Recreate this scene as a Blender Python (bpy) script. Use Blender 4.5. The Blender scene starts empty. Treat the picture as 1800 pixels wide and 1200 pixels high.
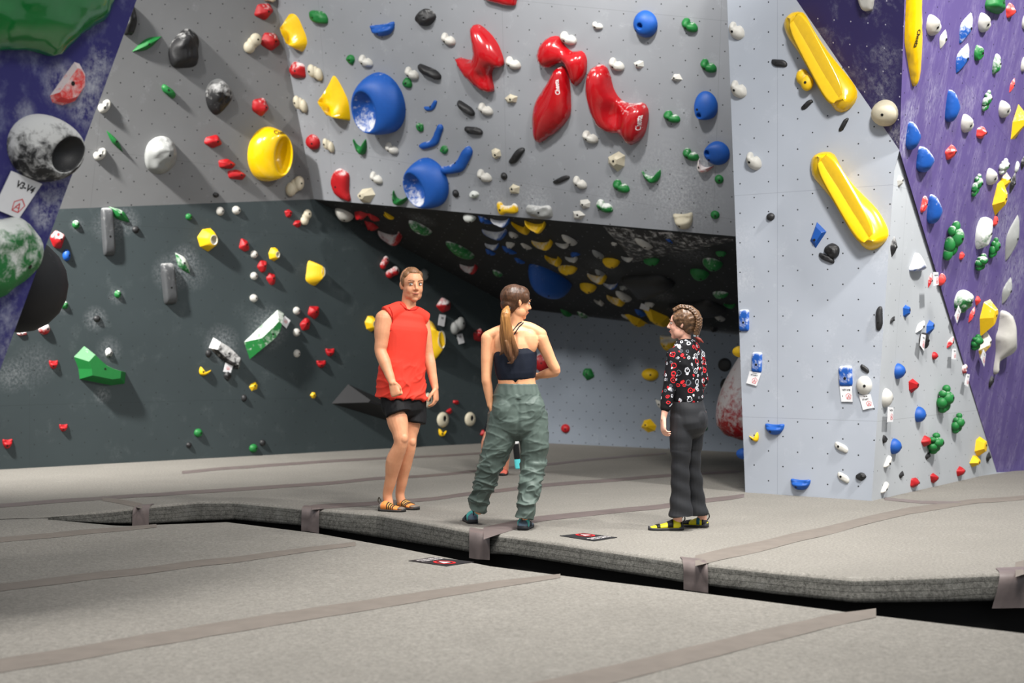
import bpy, bmesh, math, random
import numpy as np
from mathutils import Vector, Matrix, noise
from mathutils.bvhtree import BVHTree
random.seed(7)
SC = bpy.context.scene
COL = SC.collection
FPX, CX, CY, H = 2500.0, 900.0, 607.0, 1.27
CAM = Vector((0, 0, H))
def V(*a): return Vector(a)
def ray(u, v): return V((u-CX)/FPX, 1, (CY-v)/FPX)
def at(u, v, Y): return CAM + ray(u, v)*Y
def px(p):
    return (CX+FPX*p.x/p.y, CY-FPX*(p.z-H)/p.y)
def lin(c):
    return tuple(((x/255)/12.92 if x/255 <= .04045 else ((x/255+.055)/1.055)**2.4) for x in c)

# ------------------------------------------------------------ objects
def link(o): COL.objects.link(o); return o
def mesh_obj(name, me, mats, parent=None):
    o = bpy.data.objects.new(name, me)
    for m in (mats if isinstance(mats, (list, tuple)) else [mats]):
        if m.name not in [x.name for x in me.materials if x]: me.materials.append(m)
    link(o)
    if parent: o.parent = parent; o.matrix_parent_inverse = parent.matrix_world.inverted() if False else Matrix.Translation(-parent.location)
    return o
def from_bm(name, bm, mats, parent=None, smooth=True):
    me = bpy.data.meshes.new(name); bmesh.ops.recalc_face_normals(bm, faces=bm.faces)
    bm.to_mesh(me); bm.free()
    if smooth:
        for p in me.polygons: p.use_smooth = True
    return mesh_obj(name, me, mats, parent)
def from_data(name, vs, fs, mats, parent=None, smooth=True, midx=None, recalc=True):
    me = bpy.data.meshes.new(name); me.from_pydata([tuple(v) for v in vs], [], fs)
    for p in me.polygons: p.use_smooth = smooth
    if midx:
        for p, m in zip(me.polygons, midx): p.material_index = m
    me.update()
    if recalc:
        bm = bmesh.new(); bm.from_mesh(me); bmesh.ops.recalc_face_normals(bm, faces=bm.faces); bm.to_mesh(me); bm.free()
    return mesh_obj(name, me, mats, parent)
def empty(name, loc):
    o = bpy.data.objects.new(name, None); o.location = loc; o.empty_display_size = .1
    return link(o)
def tag(o, label=None, cat=None, group=None, kind=None):
    if label: o['label'] = label
    if cat: o['category'] = cat
    if group: o['group'] = group
    if kind: o['kind'] = kind
    return o

# ------------------------------------------------------------ materials
class NT:
    def __init__(s, name):
        s.m = bpy.data.materials.new(name); s.m.use_nodes = True
        s.t = s.m.node_tree; s.t.nodes.clear()
        s.out = s.t.nodes.new('ShaderNodeOutputMaterial')
        s.b = s.t.nodes.new('ShaderNodeBsdfPrincipled'); s.t.links.new(s.b.outputs[0], s.out.inputs[0])
    def n(s, ty, **kw):
        x = s.t.nodes.new(ty)
        for k, v in kw.items(): setattr(x, k, v)
        return x
    def put(s, sock, v):
        if hasattr(v, 'is_output'): s.t.links.new(v, sock)
        else: sock.default_value = v
    def math(s, op, a, b=0.0, c=None):
        x = s.n('ShaderNodeMath', operation=op); s.put(x.inputs[0], a); s.put(x.inputs[1], b)
        if c is not None: s.put(x.inputs[2], c)
        return x.outputs[0]
    def mix(s, f, a, b):
        x = s.n('ShaderNodeMix', data_type='RGBA'); s.put(x.inputs[0], f)
        s.put(x.inputs[6], a if hasattr(a, 'is_output') else (*a, 1)); s.put(x.inputs[7], b if hasattr(b, 'is_output') else (*b, 1))
        return x.outputs[2]
    def noise(s, scale, detail=4, rough=.5, vec=None, dist=0):
        x = s.n('ShaderNodeTexNoise'); x.inputs['Scale'].default_value = scale; x.inputs['Detail'].default_value = detail
        x.inputs['Roughness'].default_value = rough; x.inputs['Distortion'].default_value = dist
        if vec is not None: s.put(x.inputs['Vector'], vec)
        return x.outputs['Fac']
    def ramp(s, v, lo, hi):
        x = s.n('ShaderNodeMapRange'); s.put(x.inputs[0], v); x.inputs[1].default_value = lo; x.inputs[2].default_value = hi
        return x.outputs[0]
    def coord(s, which='Object', scale=None):
        x = s.n('ShaderNodeTexCoord'); o = x.outputs[which]
        if scale:
            m = s.n('ShaderNodeMapping'); m.inputs['Scale'].default_value = scale; s.t.links.new(o, m.inputs[0]); o = m.outputs[0]
        return o
    def bump(s, h, strength=.3, dist=.01):
        x = s.n('ShaderNodeBump'); x.inputs['Strength'].default_value = strength; x.inputs['Distance'].default_value = dist
        s.put(x.inputs['Height'], h); s.t.links.new(x.outputs[0], s.b.inputs['Normal'])
    def fin(s, col, rough=.6, spec=.5):
        s.put(s.b.inputs['Base Color'], col if hasattr(col, 'is_output') else (*col, 1))
        s.put(s.b.inputs['Roughness'], rough); s.b.inputs['Specular IOR Level'].default_value = spec
        return s.m

def m_plain(name, c, rough=.6, var=.12, scale=30, spec=.4, bump=0):
    t = NT(name); n = t.noise(scale, 4, .6, t.coord())
    c = lin(c); d = tuple(x*(1-var) for x in c); e = tuple(min(1, x*(1+var)) for x in c)
    if bump: t.bump(n, bump, .01)
    return t.fin(t.mix(n, d, e), rough, spec)

def m_wall(name, c, dot=(30, 30, 30), ru=.27, rv=.128, chalk=.1, rough=.75, r=.0075, vert=False, seam=True, scuff=.1, sm=(), crot=0.0, chcol=(205, 208, 215), fs=38, cmax=1.0):
    t = NT(name); uv = t.n('ShaderNodeUVMap').outputs[0]
    sp = t.n('ShaderNodeSeparateXYZ'); t.t.links.new(uv, sp.inputs[0]); u, v = sp.outputs[0], sp.outputs[1]
    vv = t.math('DIVIDE', v, rv); j = t.math('FLOOR', vv); off = t.math('MULTIPLY', t.math('FLOORED_MODULO', j, 2.0), .5)
    uu = t.math('ADD', t.math('DIVIDE', u, ru), off)
    du = t.math('MULTIPLY', t.math('SUBTRACT', t.math('FRACT', uu), .5), ru)
    dv = t.math('MULTIPLY', t.math('SUBTRACT', t.math('FRACT', vv), .5), rv)
    d = t.math('SQRT', t.math('ADD', t.math('MULTIPLY', du, du), t.math('MULTIPLY', dv, dv)))
    dm = t.math('LESS_THAN', d, r)
    c1 = lin(c)
    big = t.noise(.9, 3, .5, uv); fine = t.noise(9, 5, .65, uv)
    base = t.mix(t.ramp(big, .3, .7), tuple(x*.9 for x in c1), tuple(min(1, x*1.08) for x in c1))
    # scuffs
    mp = t.n('ShaderNodeMapping'); mp.inputs['Scale'].default_value = (3, .6, 1); mp.inputs['Rotation'].default_value = (0, 0, .3); t.t.links.new(uv, mp.inputs[0])
    sc = t.ramp(t.noise(6, 6, .7, mp.outputs[0], .6), .66, .74)
    base = t.mix(t.math('MULTIPLY', sc, scuff), base, tuple(x*.55 for x in c1))
    # chalk dust
    mp2 = t.n('ShaderNodeMapping'); mp2.inputs['Scale'].default_value = (2.2 if vert else 1.4, .55 if vert else 1.2, 1)
    mr = t.n('ShaderNodeMapping'); mr.inputs['Rotation'].default_value = (0, 0, crot); t.t.links.new(uv, mr.inputs[0]); t.t.links.new(mr.outputs[0], mp2.inputs[0])
    a = t.ramp(t.noise(3.2, 5, .65, mp2.outputs[0], .3), .62-chalk*.25, .84-chalk*.12)
    b = t.ramp(t.noise(fs, 5, .75, mp2.outputs[0]), .40, .72)
    ch = t.math('MULTIPLY', t.math('MULTIPLY', a, b), min(cmax, .35+chalk))
    base = t.mix(ch, base, lin(chcol))
    for (su, sv, sr, sa) in sm:   # chalk dust rubbed on round some holds
        dd = t.math('SQRT', t.math('ADD', t.math('POWER', t.math('SUBTRACT', u, su), 2.0), t.math('POWER', t.math('SUBTRACT', v, sv), 2.0)))
        mk_ = t.math('MULTIPLY', t.ramp(dd, sr, sr*.25), t.ramp(t.noise(min(26, fs), 5, .8, mp2.outputs[0]), .42, .68)); base = t.mix(t.math('MULTIPLY', mk_, sa*(.45 if name == 'paint_dark_left' else .8)), base, lin((205, 208, 212)))
    if seam:
        for ax, per, o_ in ((v, 1.92, .62), (u, 2.43, .3)):
            f = t.math('FRACT', t.math('ADD', t.math('DIVIDE', ax, per), o_))
            sm = t.math('LESS_THAN', f, .0045/per)
            base = t.mix(t.math('MULTIPLY', sm, .35), base, tuple(x*.35 for x in c1))
    base = t.mix(dm, base, lin(dot))
    t.bump(fine, .08, .01)
    return t.fin(base, rough, .3)

HC = {'yellow': (228, 184, 4), 'red': (168, 10, 20), 'blue': (7, 76, 158), 'green': (14, 108, 44), 'black': (26, 26, 28),
      'white': (192, 190, 183), 'cream': (192, 184, 162), 'grey': (140, 142, 140), 'dark grey': (66, 68, 70), 'coral': (226, 62, 58), 'pale blue': (120, 165, 205)}
_hm = {}
def m_hold(col, chalk=0.0, gloss=False):
    k = (col, round(chalk, 1), gloss)
    if k in _hm: return _hm[k]
    t = NT('hold_%s_%d%s' % (col.replace(' ', '_'), int(chalk*10), '_gloss' if gloss else ''))
    c = lin(HC[col]); co = t.coord('Object')
    n = t.noise(25, 3, .6, co)
    base = t.mix(n, tuple(x*.88 for x in c), tuple(min(1, x*1.1) for x in c))
    if chalk > 0:
        g = t.n('ShaderNodeNewGeometry'); sp = t.n('ShaderNodeSeparateXYZ'); t.t.links.new(g.outputs['Normal'], sp.inputs[0])
        up = t.ramp(sp.outputs[2], -.5, .9)
        nz = t.noise(14, 6, .72, co, .4)
        f = t.ramp(t.math('ADD', nz, t.math('MULTIPLY', up, .35)), .97-.5*chalk, 1.17-.5*chalk)
        f = t.math('MULTIPLY', f, .5 if col in ('black', 'grey', 'dark grey') and chalk < .93 else .85)
        base = t.mix(f, base, lin((222, 222, 220)))
        rough = t.math('ADD', .2 if gloss else .55, t.math('MULTIPLY', f, .4))
    else: rough = .12 if gloss else .5
    if gloss: t.b.inputs['Coat Weight'].default_value = .5; t.b.inputs['Coat Roughness'].default_value = .06
    else: t.bump(t.noise(160, 3, .6, co), .15, .003)
    _hm[k] = t.fin(base, rough, .5)
    return _hm[k]

def m_carpet(name, c):
    t = NT(name); co = t.coord('Object')
    n1 = t.noise(130, 3, .75, co); n2 = t.noise(1.6, 5, .6, co); mp = t.coord('Object', (1, 3, 1)); n3 = t.noise(2.5, 6, .7, mp, .5)
    n4 = t.noise(55, 3, .6, co)
    c = lin(c)
    f = t.math('ADD', t.math('MULTIPLY', t.ramp(n1, .3, .7), .5), t.math('MULTIPLY', t.ramp(n4, .3, .7), .5))
    a = t.mix(f, tuple(x*.5 for x in c), tuple(x*1.5 for x in c))
    a = t.mix(t.math('MULTIPLY', t.ramp(n2, .35, .7), .3), a, tuple(x*.72 for x in c))
    a = t.mix(t.math('MULTIPLY', t.ramp(n3, .6, .85), .35), a, lin((176, 174, 168)))
    t.bump(n1, .5, .006)
    return t.fin(a, .95, .1)

M_CARPET = m_carpet('mat_carpet', (124, 121, 115))
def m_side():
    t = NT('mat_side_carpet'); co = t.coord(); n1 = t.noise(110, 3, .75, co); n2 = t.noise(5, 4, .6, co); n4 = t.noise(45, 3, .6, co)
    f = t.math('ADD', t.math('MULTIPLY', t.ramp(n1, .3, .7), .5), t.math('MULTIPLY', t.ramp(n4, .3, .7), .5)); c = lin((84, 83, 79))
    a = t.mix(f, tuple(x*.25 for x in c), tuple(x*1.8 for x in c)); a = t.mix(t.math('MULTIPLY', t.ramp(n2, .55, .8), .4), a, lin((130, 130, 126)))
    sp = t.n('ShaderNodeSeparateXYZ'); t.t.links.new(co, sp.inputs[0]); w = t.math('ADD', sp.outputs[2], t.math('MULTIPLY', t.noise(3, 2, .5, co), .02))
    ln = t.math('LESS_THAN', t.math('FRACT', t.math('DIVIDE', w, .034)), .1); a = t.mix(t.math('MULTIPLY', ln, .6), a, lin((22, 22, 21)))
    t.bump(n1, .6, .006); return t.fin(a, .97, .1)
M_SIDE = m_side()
M_TAPE = m_plain('velcro_tape', (106, 99, 92), .8, .22, 9, bump=.3)
M_TAPE2 = m_plain('velcro_tape_worn', (104, 94, 92), .45, .3, 9)
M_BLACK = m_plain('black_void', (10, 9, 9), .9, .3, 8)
M_HOLE = m_plain('bolt_dark', (8, 8, 8), .6)
M_PAPER = m_plain('tag_paper', (226, 226, 228), .5, .04)
M_INK = m_plain('ink_black', (25, 25, 28), .6)
M_INKR = m_plain('ink_red', (215, 70, 75), .6)
M_LETW = m_plain('lettering_white', (225, 220, 220), .5)
M_LETB = m_plain('lettering_black', (30, 25, 15), .5)
M_RED = m_plain('logo_red', (200, 30, 35), .6)

# ------------------------------------------------------------ planes
class Plane:
    def __init__(s, a, b, c, d=None):
        p = [at(*x) for x in (a, b, c)]
        s.p = p[0]; s.n = (p[1]-p[0]).cross(p[2]-p[0]).normalized()
        if s.n.dot(CAM-s.p) < 0: s.n = -s.n
        up = V(0, 0, 1) - s.n*s.n.z; s.t2 = up.normalized(); s.t1 = s.t2.cross(s.n).normalized()
        if s.t1.x < 0: s.t1 = -s.t1
        s.rot = d or 0.0      # in-plane turn of the panel grid
    def hit(s, u, v):
        r = ray(u, v); return CAM + r*((s.p-CAM).dot(s.n)/r.dot(s.n))
    def hy(s, u, v): return s.hit(u, v).y
    def loc(s, P): d = P-s.p; return d.dot(s.t1), d.dot(s.t2)
def fy(v): return H*FPX/(v-CY)
YA, YB = fy(825), fy(776)
pL = Plane((0, 825, YA), (905, 776, YB), None or (0, 300, YA))
yC0 = pL.hy(552, 350); yPL = pL.hy(110, 367)
pH = Plane((552, 350, yC0), (1290, 415, 14.0), (900, 0, 14.4))
pU = Plane((110, 367, yPL), (552, 350, yC0), (485, 0, pH.hy(485, 0)))
pRF = Plane((552, 350, yC0), (1290, 415, 14.0), (905, 541, YB))
pB = Plane((905, 776, YB), (1310, 795, fy(795)), (905, 541, YB))
pF = Plane((1310, 865, fy(865)), (1532, 880, fy(880)), (1310, 300, fy(865)))
pR = Plane((1532, 880, fy(880)), (1752, 830, fy(830)), (1572, 300, pF.hy(1572, 300)))
yD = pF.hy(1581, 264)
pP2 = Plane((1752, 830, fy(830)), (1581, 264, yD), (1800, 0, 12.5))
pP1 = Plane((1400, 0, pF.hy(1400, 0)), (1581, 264, yD), (1590, 0, pP2.hy(1590, 0)))
pFG = Plane((240, 0, 7.6), (0, 650, 7.1), (0, 0, 6.9))
e0 = pF.hit(1310, 865); bk = V(2.95, 17.2, 0)
pS = Plane((*px(e0), e0.y), (*px(pF.hit(1278, 0)), pF.hy(1278, 0)), (*px(bk), bk.y))
if pS.n.x > 0: pS.n = -pS.n
PL = dict(L=pL, H=pH, U=pU, RF=pRF, B=pB, F=pF, R=pR, P1=pP1, P2=pP2, FG=pFG, S=pS)

def SM(w, L):
    """smudge centres read off the photo, turned into wall metres"""
    pl = PL[w]; g = GRID.get(w, 0); c, s_ = math.cos(g), math.sin(g); out = []
    for u, v, r, a in L:
        P = pl.hit(u, v); x, y = pl.loc(P); out.append((x*c+y*s_+50, -x*s_+y*c+50, r*P.y/FPX*1.15, a))
    return out
GRID = dict(U=-.03, H=-.22, RF=-.25, B=-.02, P2=-.35, P1=.5)
M_UL = m_wall('paint_upper_left', (122, 123, 124), chalk=.12)
M_L = m_wall('paint_dark_left', (56, 65, 67), dot=(28, 32, 32), chalk=.22, rough=.55, scuff=.3, r=.0055, sm=SM('L', [(168, 560, 22, .8), (192, 615, 24, .5), (190, 400, 30, .5), (222, 388, 26, .7), (300, 480, 34, .7), (325, 455, 26, .8), (470, 575, 40, .7), (390, 605, 34, .8), (135, 395, 14, .5), (205, 520, 16, .6), (180, 695, 16, .6), (20, 660, 30, .5), (60, 640, 40, .3), (340, 480, 30, .4), (110, 540, 14, .5)]), chcol=(120, 128, 128))
M_H = m_wall('paint_overhang', (140, 143, 148), chalk=.18, r=.0065, sm=SM('H', [(1170, 325, 90, .35), (1215, 355, 70, .4), (1240, 290, 30, .5), (870, 350, 30, .4), (940, 355, 40, .6), (1080, 345, 40, .4)]))
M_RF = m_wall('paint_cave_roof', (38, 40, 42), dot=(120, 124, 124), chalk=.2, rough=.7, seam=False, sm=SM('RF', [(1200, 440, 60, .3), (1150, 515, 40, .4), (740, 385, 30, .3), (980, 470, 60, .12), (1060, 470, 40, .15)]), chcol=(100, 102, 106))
M_B = m_wall('paint_cave_back', (122, 130, 140), ru=.2, rv=.1, chalk=.1, seam=False)
M_F = m_wall('paint_pillar_front', (162, 168, 178), r=.0065, sm=SM('F', [(1305, 490, 30, .5), (1330, 640, 34, .5), (1490, 650, 34, .6), (1300, 420, 40, .3), (1560, 580, 40, .5), (1565, 450, 30, .5), (1545, 650, 30, .4)]), chalk=.2)
M_R = m_wall('paint_pillar_side', (172, 176, 180), r=.0055, dot=(70, 74, 76), chalk=.2)
M_P1 = m_wall('paint_purple_shaded', (50, 43, 92), sm=SM('P1', [(1560, 100, 36, .22), (1555, 150, 30, .35), (1575, 240, 24, .7)]), dot=(190, 188, 200), chalk=.5, seam=False, r=.006, fs=16, cmax=.6)  # purple darkened so the paint carries the shade of the face turned from the light
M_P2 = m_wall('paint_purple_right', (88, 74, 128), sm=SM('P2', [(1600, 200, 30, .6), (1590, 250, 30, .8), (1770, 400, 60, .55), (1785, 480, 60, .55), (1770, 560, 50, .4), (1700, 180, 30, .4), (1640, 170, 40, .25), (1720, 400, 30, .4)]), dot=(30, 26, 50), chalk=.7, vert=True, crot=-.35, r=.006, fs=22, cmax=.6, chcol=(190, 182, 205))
M_FG = m_wall('paint_purple_near', (50, 48, 108), dot=(60, 56, 120), chalk=.55, seam=False, r=.001, sm=SM('FG', [(110, 150, 45, .9), (165, 140, 40, 1.0), (150, 190, 40, .9), (120, 290, 40, .7), (90, 350, 50, .7), (75, 380, 25, .9), (180, 100, 30, .7), (40, 200, 30, .5), (20, 560, 60, .35), (10, 620, 30, .6)]), fs=7, cmax=.75, chcol=(180, 188, 210))
def wall(name, pl, pts, mat, thick=.06, grid=0.0, parent=None):
    """flat panel with real thickness; its texture grid is measured in metres on the panel"""
    P = [p if isinstance(p, Vector) else pl.hit(*p) for p in pts]
    n = len(P); cc = sum(P, V(0, 0, 0))/n; back = [p-pl.n*thick+(cc-p).normalized()*thick*1.5 for p in P]
    me = bpy.data.meshes.new(name)
    fs = [list(range(n)), list(range(2*n-1, n-1, -1))]+[[i, (i+1) % n, n+(i+1) % n, n+i] for i in range(n)]
    me.from_pydata([tuple(p) for p in P+back], [], fs); uv = me.uv_layers.new(name='UVMap')
    c, s_ = math.cos(grid), math.sin(grid)
    for l in me.loops:
        a, b = pl.loc(Vector(me.vertices[l.vertex_index].co)); uv.data[l.index].uv = (a*c+b*s_+50, -a*s_+b*c+50)
    bm = bmesh.new(); bm.from_mesh(me); bmesh.ops.recalc_face_normals(bm, faces=bm.faces); bm.to_mesh(me); bm.free()
    o = mesh_obj(name, me, mat, parent)
    return tag(o, kind='structure')
def inter(p1, p2, d):
    """point far along the meeting line of two walls: the one whose image v equals d"""
    dr = p1.n.cross(p2.n).normalized()
    # a point on both
    A = np.array([list(p1.n), list(p2.n), list(dr)]); b = np.array([p1.n.dot(p1.p), p2.n.dot(p2.p), 0.0])
    q = Vector(np.linalg.solve(A, b)); 
    # solve (z-H)/y = (CY-d)/F
    k = (CY-d)/FPX; t = (k*q.y-(q.z-H))/(dr.z-k*dr.y)
    return q+dr*t
UHtop = inter(pU, pH, -260)
wall('wall_left_lower', pL, [(-420, 849), (905, 776), (905, 541), (552, 350), (110, 367), (-420, 387)], M_L)
wall('wall_left_upper', pU, [(-420, 388), (110, 367), (552, 350), UHtop, (-420, -260)], M_UL, grid=-.03)
wall('wall_overhang', pH, [(552, 350), (1290, 415), (1345, 419.8), (1345, -260), UHtop], M_H, grid=-.22)
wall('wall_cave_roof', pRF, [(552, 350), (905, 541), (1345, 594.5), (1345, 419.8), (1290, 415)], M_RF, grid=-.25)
wall('wall_cave_back', pB, [(905, 775.9), (1345, 797), (1345, 594.5), (905, 541)], M_B, grid=-.02)
wall('wall_pillar_front', pF, [(1310, 865), (1532, 880), (1572, 300), (1581, 264), (1400, 0), (1330, -260*0-102), (1274.5, -100)], M_F)
Rtop = pR.hit(1581, 264)
wall('wall_pillar_side', pR, [(1532, 880), (1752, 830), (1581.5, 264), (1572, 300)], M_R)
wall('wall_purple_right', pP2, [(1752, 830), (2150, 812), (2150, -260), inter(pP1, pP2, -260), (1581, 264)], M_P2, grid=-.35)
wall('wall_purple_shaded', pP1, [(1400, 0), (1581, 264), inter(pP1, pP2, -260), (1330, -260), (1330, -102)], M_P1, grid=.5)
a0 = pF.hit(1310, 865); a1 = pF.hit(1274.5, -100)
wall('wall_pillar_left', pS, [a0, V(bk.x, bk.y, 0), V(bk.x-.1, bk.y, a1.z), a1], M_F, thick=.02)
# near overhanging fin at the left
fp = [(277, -100), (-152, 1062), (-900, 1062), (-900, -100)]
P = [pFG.hit(*p) for p in fp]; bkv = V(-.55, 1.0, 0)
for q in P: q.z = max(q.z, 0.0)
me = bpy.data.meshes.new('wall_near_fin'); n = 4
me.from_pydata([tuple(p) for p in P+[p+bkv for p in P]], [], [[0, 1, 2, 3], [7, 6, 5, 4]]+[[i, (i+1) % 4, 4+(i+1) % 4, 4+i] for i in range(4)])
uv = me.uv_layers.new(name='UVMap')
for l in me.loops:
    a, b = pFG.loc(Vector(me.vertices[l.vertex_index].co)); uv.data[l.index].uv = (a+50, b+50)
bm = bmesh.new(); bm.from_mesh(me); bmesh.ops.recalc_face_normals(bm, faces=bm.faces); bm.to_mesh(me); bm.free()
tag(mesh_obj('wall_near_left', me, M_FG), kind='structure')

# ------------------------------------------------------------ mats
def interp(xs, ys, x): return float(np.interp(x, xs, ys))
top = [(50, 911), (175, 899), (265, 889), (350, 881), (412, 881), (540, 893), (665, 903), (840, 935), (900, 942), (1080, 968), (1210, 987), (1360, 1003), (1500, 1016), (1640, 1012), (1800, 1005), (2000, 998)]
bot = [(50, 912), (175, 920), (265, 921), (350, 916), (412, 914), (540, 925), (665, 945), (840, 973), (900, 976), (1080, 1005), (1210, 1026), (1360, 1045), (1500, 1060), (1640, 1059), (1800, 1056), (2000, 1053)]
TX, TY, TZ = [-12, -4.4], [9.6, 10.2], [0, 0]
for (u, v), (u2, v2) in zip(top, bot):
    p = at(u, v, fy(v)); TX.append(p.x); TY.append(p.y); TZ.append(H-(v2-CY)/FPX*(p.y-.03))
TX += [12]; TY += [8.4]; TZ += [-.15]; TZ[2] = -.001
low = [(50, 912), (175, 920.5), (265, 922), (400, 917), (560, 937), (700, 962), (860, 994), (1060, 1020), (1200, 1037), (1490, 1075), (1800, 1112), (2000, 1137)]
def zlow(x):
    t = min(1, max(0, (x+3.6)/.75)); return -.1*t*t*(3-2*t)
LX, LY = [-12, -4.4], [9.6, 10.2]
for u, v in low:
    y = 9.
    for _ in range(20):
        x = (u-CX)/FPX*y; y = (H-zlow(x))*FPX/(v-CY)
    LX.append(x); LY.append(y)
LX += [12]; LY += [5.2]
def zup(x, y):   # gentle unevenness of the soft mat
    return .006*noise.noise(V(x*.9, y*.9, 3.1))
def build_mats():
    xs = np.concatenate([np.linspace(-12, -4.5, 12), np.linspace(-4.4, 4.2, 300), np.linspace(4.4, 12, 12)])
    vs, fs = [], []; R_ = .045; cols = []
    for x in xs:
        yf = interp(TX, TY, x); zb = interp(TX, TZ, x); w = .008*noise.noise(V(x*2.3, 0, 0))+.004*noise.noise(V(x*9, 1, 0))
        r = min(R_, max(.0005, -zb*.45)); c = []
        c.append(V(x, yf+.5, zb-.002)); c.append(V(x, yf+.02, zb-.002)); c.append(V(x, yf-.03*min(1, -zb/.1)+w, zb+.004))
        for k in range(3): c.append(V(x, yf-.03*min(1, -zb/.1)*(1-k*.25)+w+.01*noise.noise(V(x*3, k*.7, 5)), zb+(-zb-r)*(k+1)/4))
        for k in range(6):
            a = math.pi/2*k/5; c.append(V(x, yf+r-r*math.cos(a)-.0+w*(1-k/5), -r+r*math.sin(a)))
        ym = interp([-12, -9, -5.24, .04, 2.77, 2.95, 2.96, 4.85, 7.7, 12], [10.3, 11.65, 14.6, 18.83, 16.95, 16.95, 11.72, 14.3, 15.6, 17.5], x)
        for s_ in (.1, .25, .5, .9, 1.4, 2, 3, 4.5, 6.5, 9, 12): c.append(V(x, min(yf+s_, max(ym, yf+.1+s_*.001)), 0))
        cols.append(c)
    m = len(cols[0])
    for c in cols: vs += c
    for i in range(len(cols)-1):
        for j in range(m-1): fs.append((i*m+j, (i+1)*m+j, (i+1)*m+j+1, i*m+j+1))
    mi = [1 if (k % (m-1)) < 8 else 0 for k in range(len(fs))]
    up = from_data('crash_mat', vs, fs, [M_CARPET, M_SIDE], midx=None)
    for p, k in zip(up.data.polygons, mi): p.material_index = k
    tag(up, 'raised grey carpeted crash mat with a rounded front edge, under the climbers', 'crash mat')
    vs, fs, cols = [], [], []
    for x in xs:
        ye = interp(LX, LY, x); z = zlow(x)
        if x < -3.45: ye += .1; z -= .0015
        c = [V(x, ye, z-.5), V(x, ye, z-.012), V(x, ye-.004, z-.003), V(x, ye-.015, z)]
        for s_ in (.1, .3, .7, 1.2, 2, 3, 4.5, 6.5, 9, 12): c.append(V(x, ye-s_, z))
        cols.append(c)
    m = len(cols[0])
    for c in cols: vs += c
    for i in range(len(cols)-1):
        for j in range(m-1): fs.append((i*m+j, (i+1)*m+j, (i+1)*m+j+1, i*m+j+1))
    lo = from_data('floor', vs, fs, M_CARPET); tag(lo, kind='structure')
    # dark pit under the mat edge
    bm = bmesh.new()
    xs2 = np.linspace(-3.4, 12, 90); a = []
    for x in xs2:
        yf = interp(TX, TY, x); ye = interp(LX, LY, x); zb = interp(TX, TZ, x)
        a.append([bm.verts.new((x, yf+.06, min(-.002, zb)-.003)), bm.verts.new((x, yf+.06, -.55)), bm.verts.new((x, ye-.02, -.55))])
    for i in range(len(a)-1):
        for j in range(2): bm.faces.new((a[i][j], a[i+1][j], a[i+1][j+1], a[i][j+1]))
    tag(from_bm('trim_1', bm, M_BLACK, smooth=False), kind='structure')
    return up, lo
MAT, FLOOR = build_mats()

def gz(u, v, lower):
    """point on the mat surface seen at a pixel"""
    y = 8.
    for _ in range(25):
        x = (u-CX)/FPX*y; z = zlow(x) if lower else 0.0; y = (H-z)*FPX/(v-CY)
    return V(x, y, z)
def tape(cl, lower, parent, mat, nsub=14, wob=1.0, label=None):
    """cl: list of (u, v, thickness px)"""
    pts = []
    for (a, b) in zip(cl[:-1], cl[1:]):
        for k in range(nsub): pts.append([a[i]+(b[i]-a[i])*k/nsub for i in range(3)])
    pts.append(list(cl[-1])); vs, fs = [], []
    for i, (u, v, t) in enumerate(pts):
        w = wob*noise.noise(V(u*.01, v*.03, 2))*2.0
        for k, s_ in enumerate((-.5, -.15, .15, .5)):
            p = gz(u, v+w+s_*t, lower); p.z += (.002, .006, .006, .002)[k]+.0015*noise.noise(V(u*.02, k, 7)); vs.append(p)
    for i in range(len(pts)-1):
        for k in range(3): fs.append((i*4+k, i*4+k+1, i*4+k+5, i*4+k+4))
    o = from_data('seam_tape', vs, fs, mat, parent); return o
for cl in ([(-60, 954, 9), (120, 938, 9), (275, 924, 6)], [(-60, 1040, 13), (150, 1014, 13), (400, 985, 11), (625, 956, 7)],
           [(-60, 1181, 25), (150, 1145, 24), (450, 1094, 22), (700, 1055, 18), (870, 1028, 13), (985, 1012, 7)],
           [(900, 1225, 34), (1100, 1180, 31), (1300, 1130, 27), (1450, 1094, 23), (1540, 1077, 16)]):
    tape(cl, True, FLOOR, M_TAPE)
for cl, m in (([(1222, 985, 19), (1300, 968, 19), (1440, 936, 16), (1600, 897, 12), (1720, 880, 8), (1900, 866, 7)], M_TAPE),
           ([(850, 937, 22), (945, 913, 10), (1060, 900, 8), (1160, 890, 8), (1290, 874, 7), (1308, 871, 6)], M_TAPE2),
           ([(548, 892, 9), (640, 886, 7), (760, 876, 6), (850, 865, 6), (960, 853, 6), (1170, 836, 5), (1300, 828, 4)], M_TAPE2),
           ([(250, 889, 10), (215, 883, 8), (180, 877, 7)], M_TAPE), ([(-60, 893, 7), (175, 876, 6), (440, 858, 6), (665, 842, 5), (800, 832, 4), (960, 815, 4), (1170, 796, 3)], M_TAPE2),
           ([(320, 830, 5), (450, 819, 5), (665, 806, 4), (850, 797, 3)], M_TAPE2), ([(1555, 876, 5), (1620, 882, 5), (1690, 884, 5)], M_TAPE2),
           ([(1785, 1001, 26), (1850, 985, 22), (1950, 962, 20)], M_TAPE)):
    tape(cl, False, MAT, m)
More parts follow.
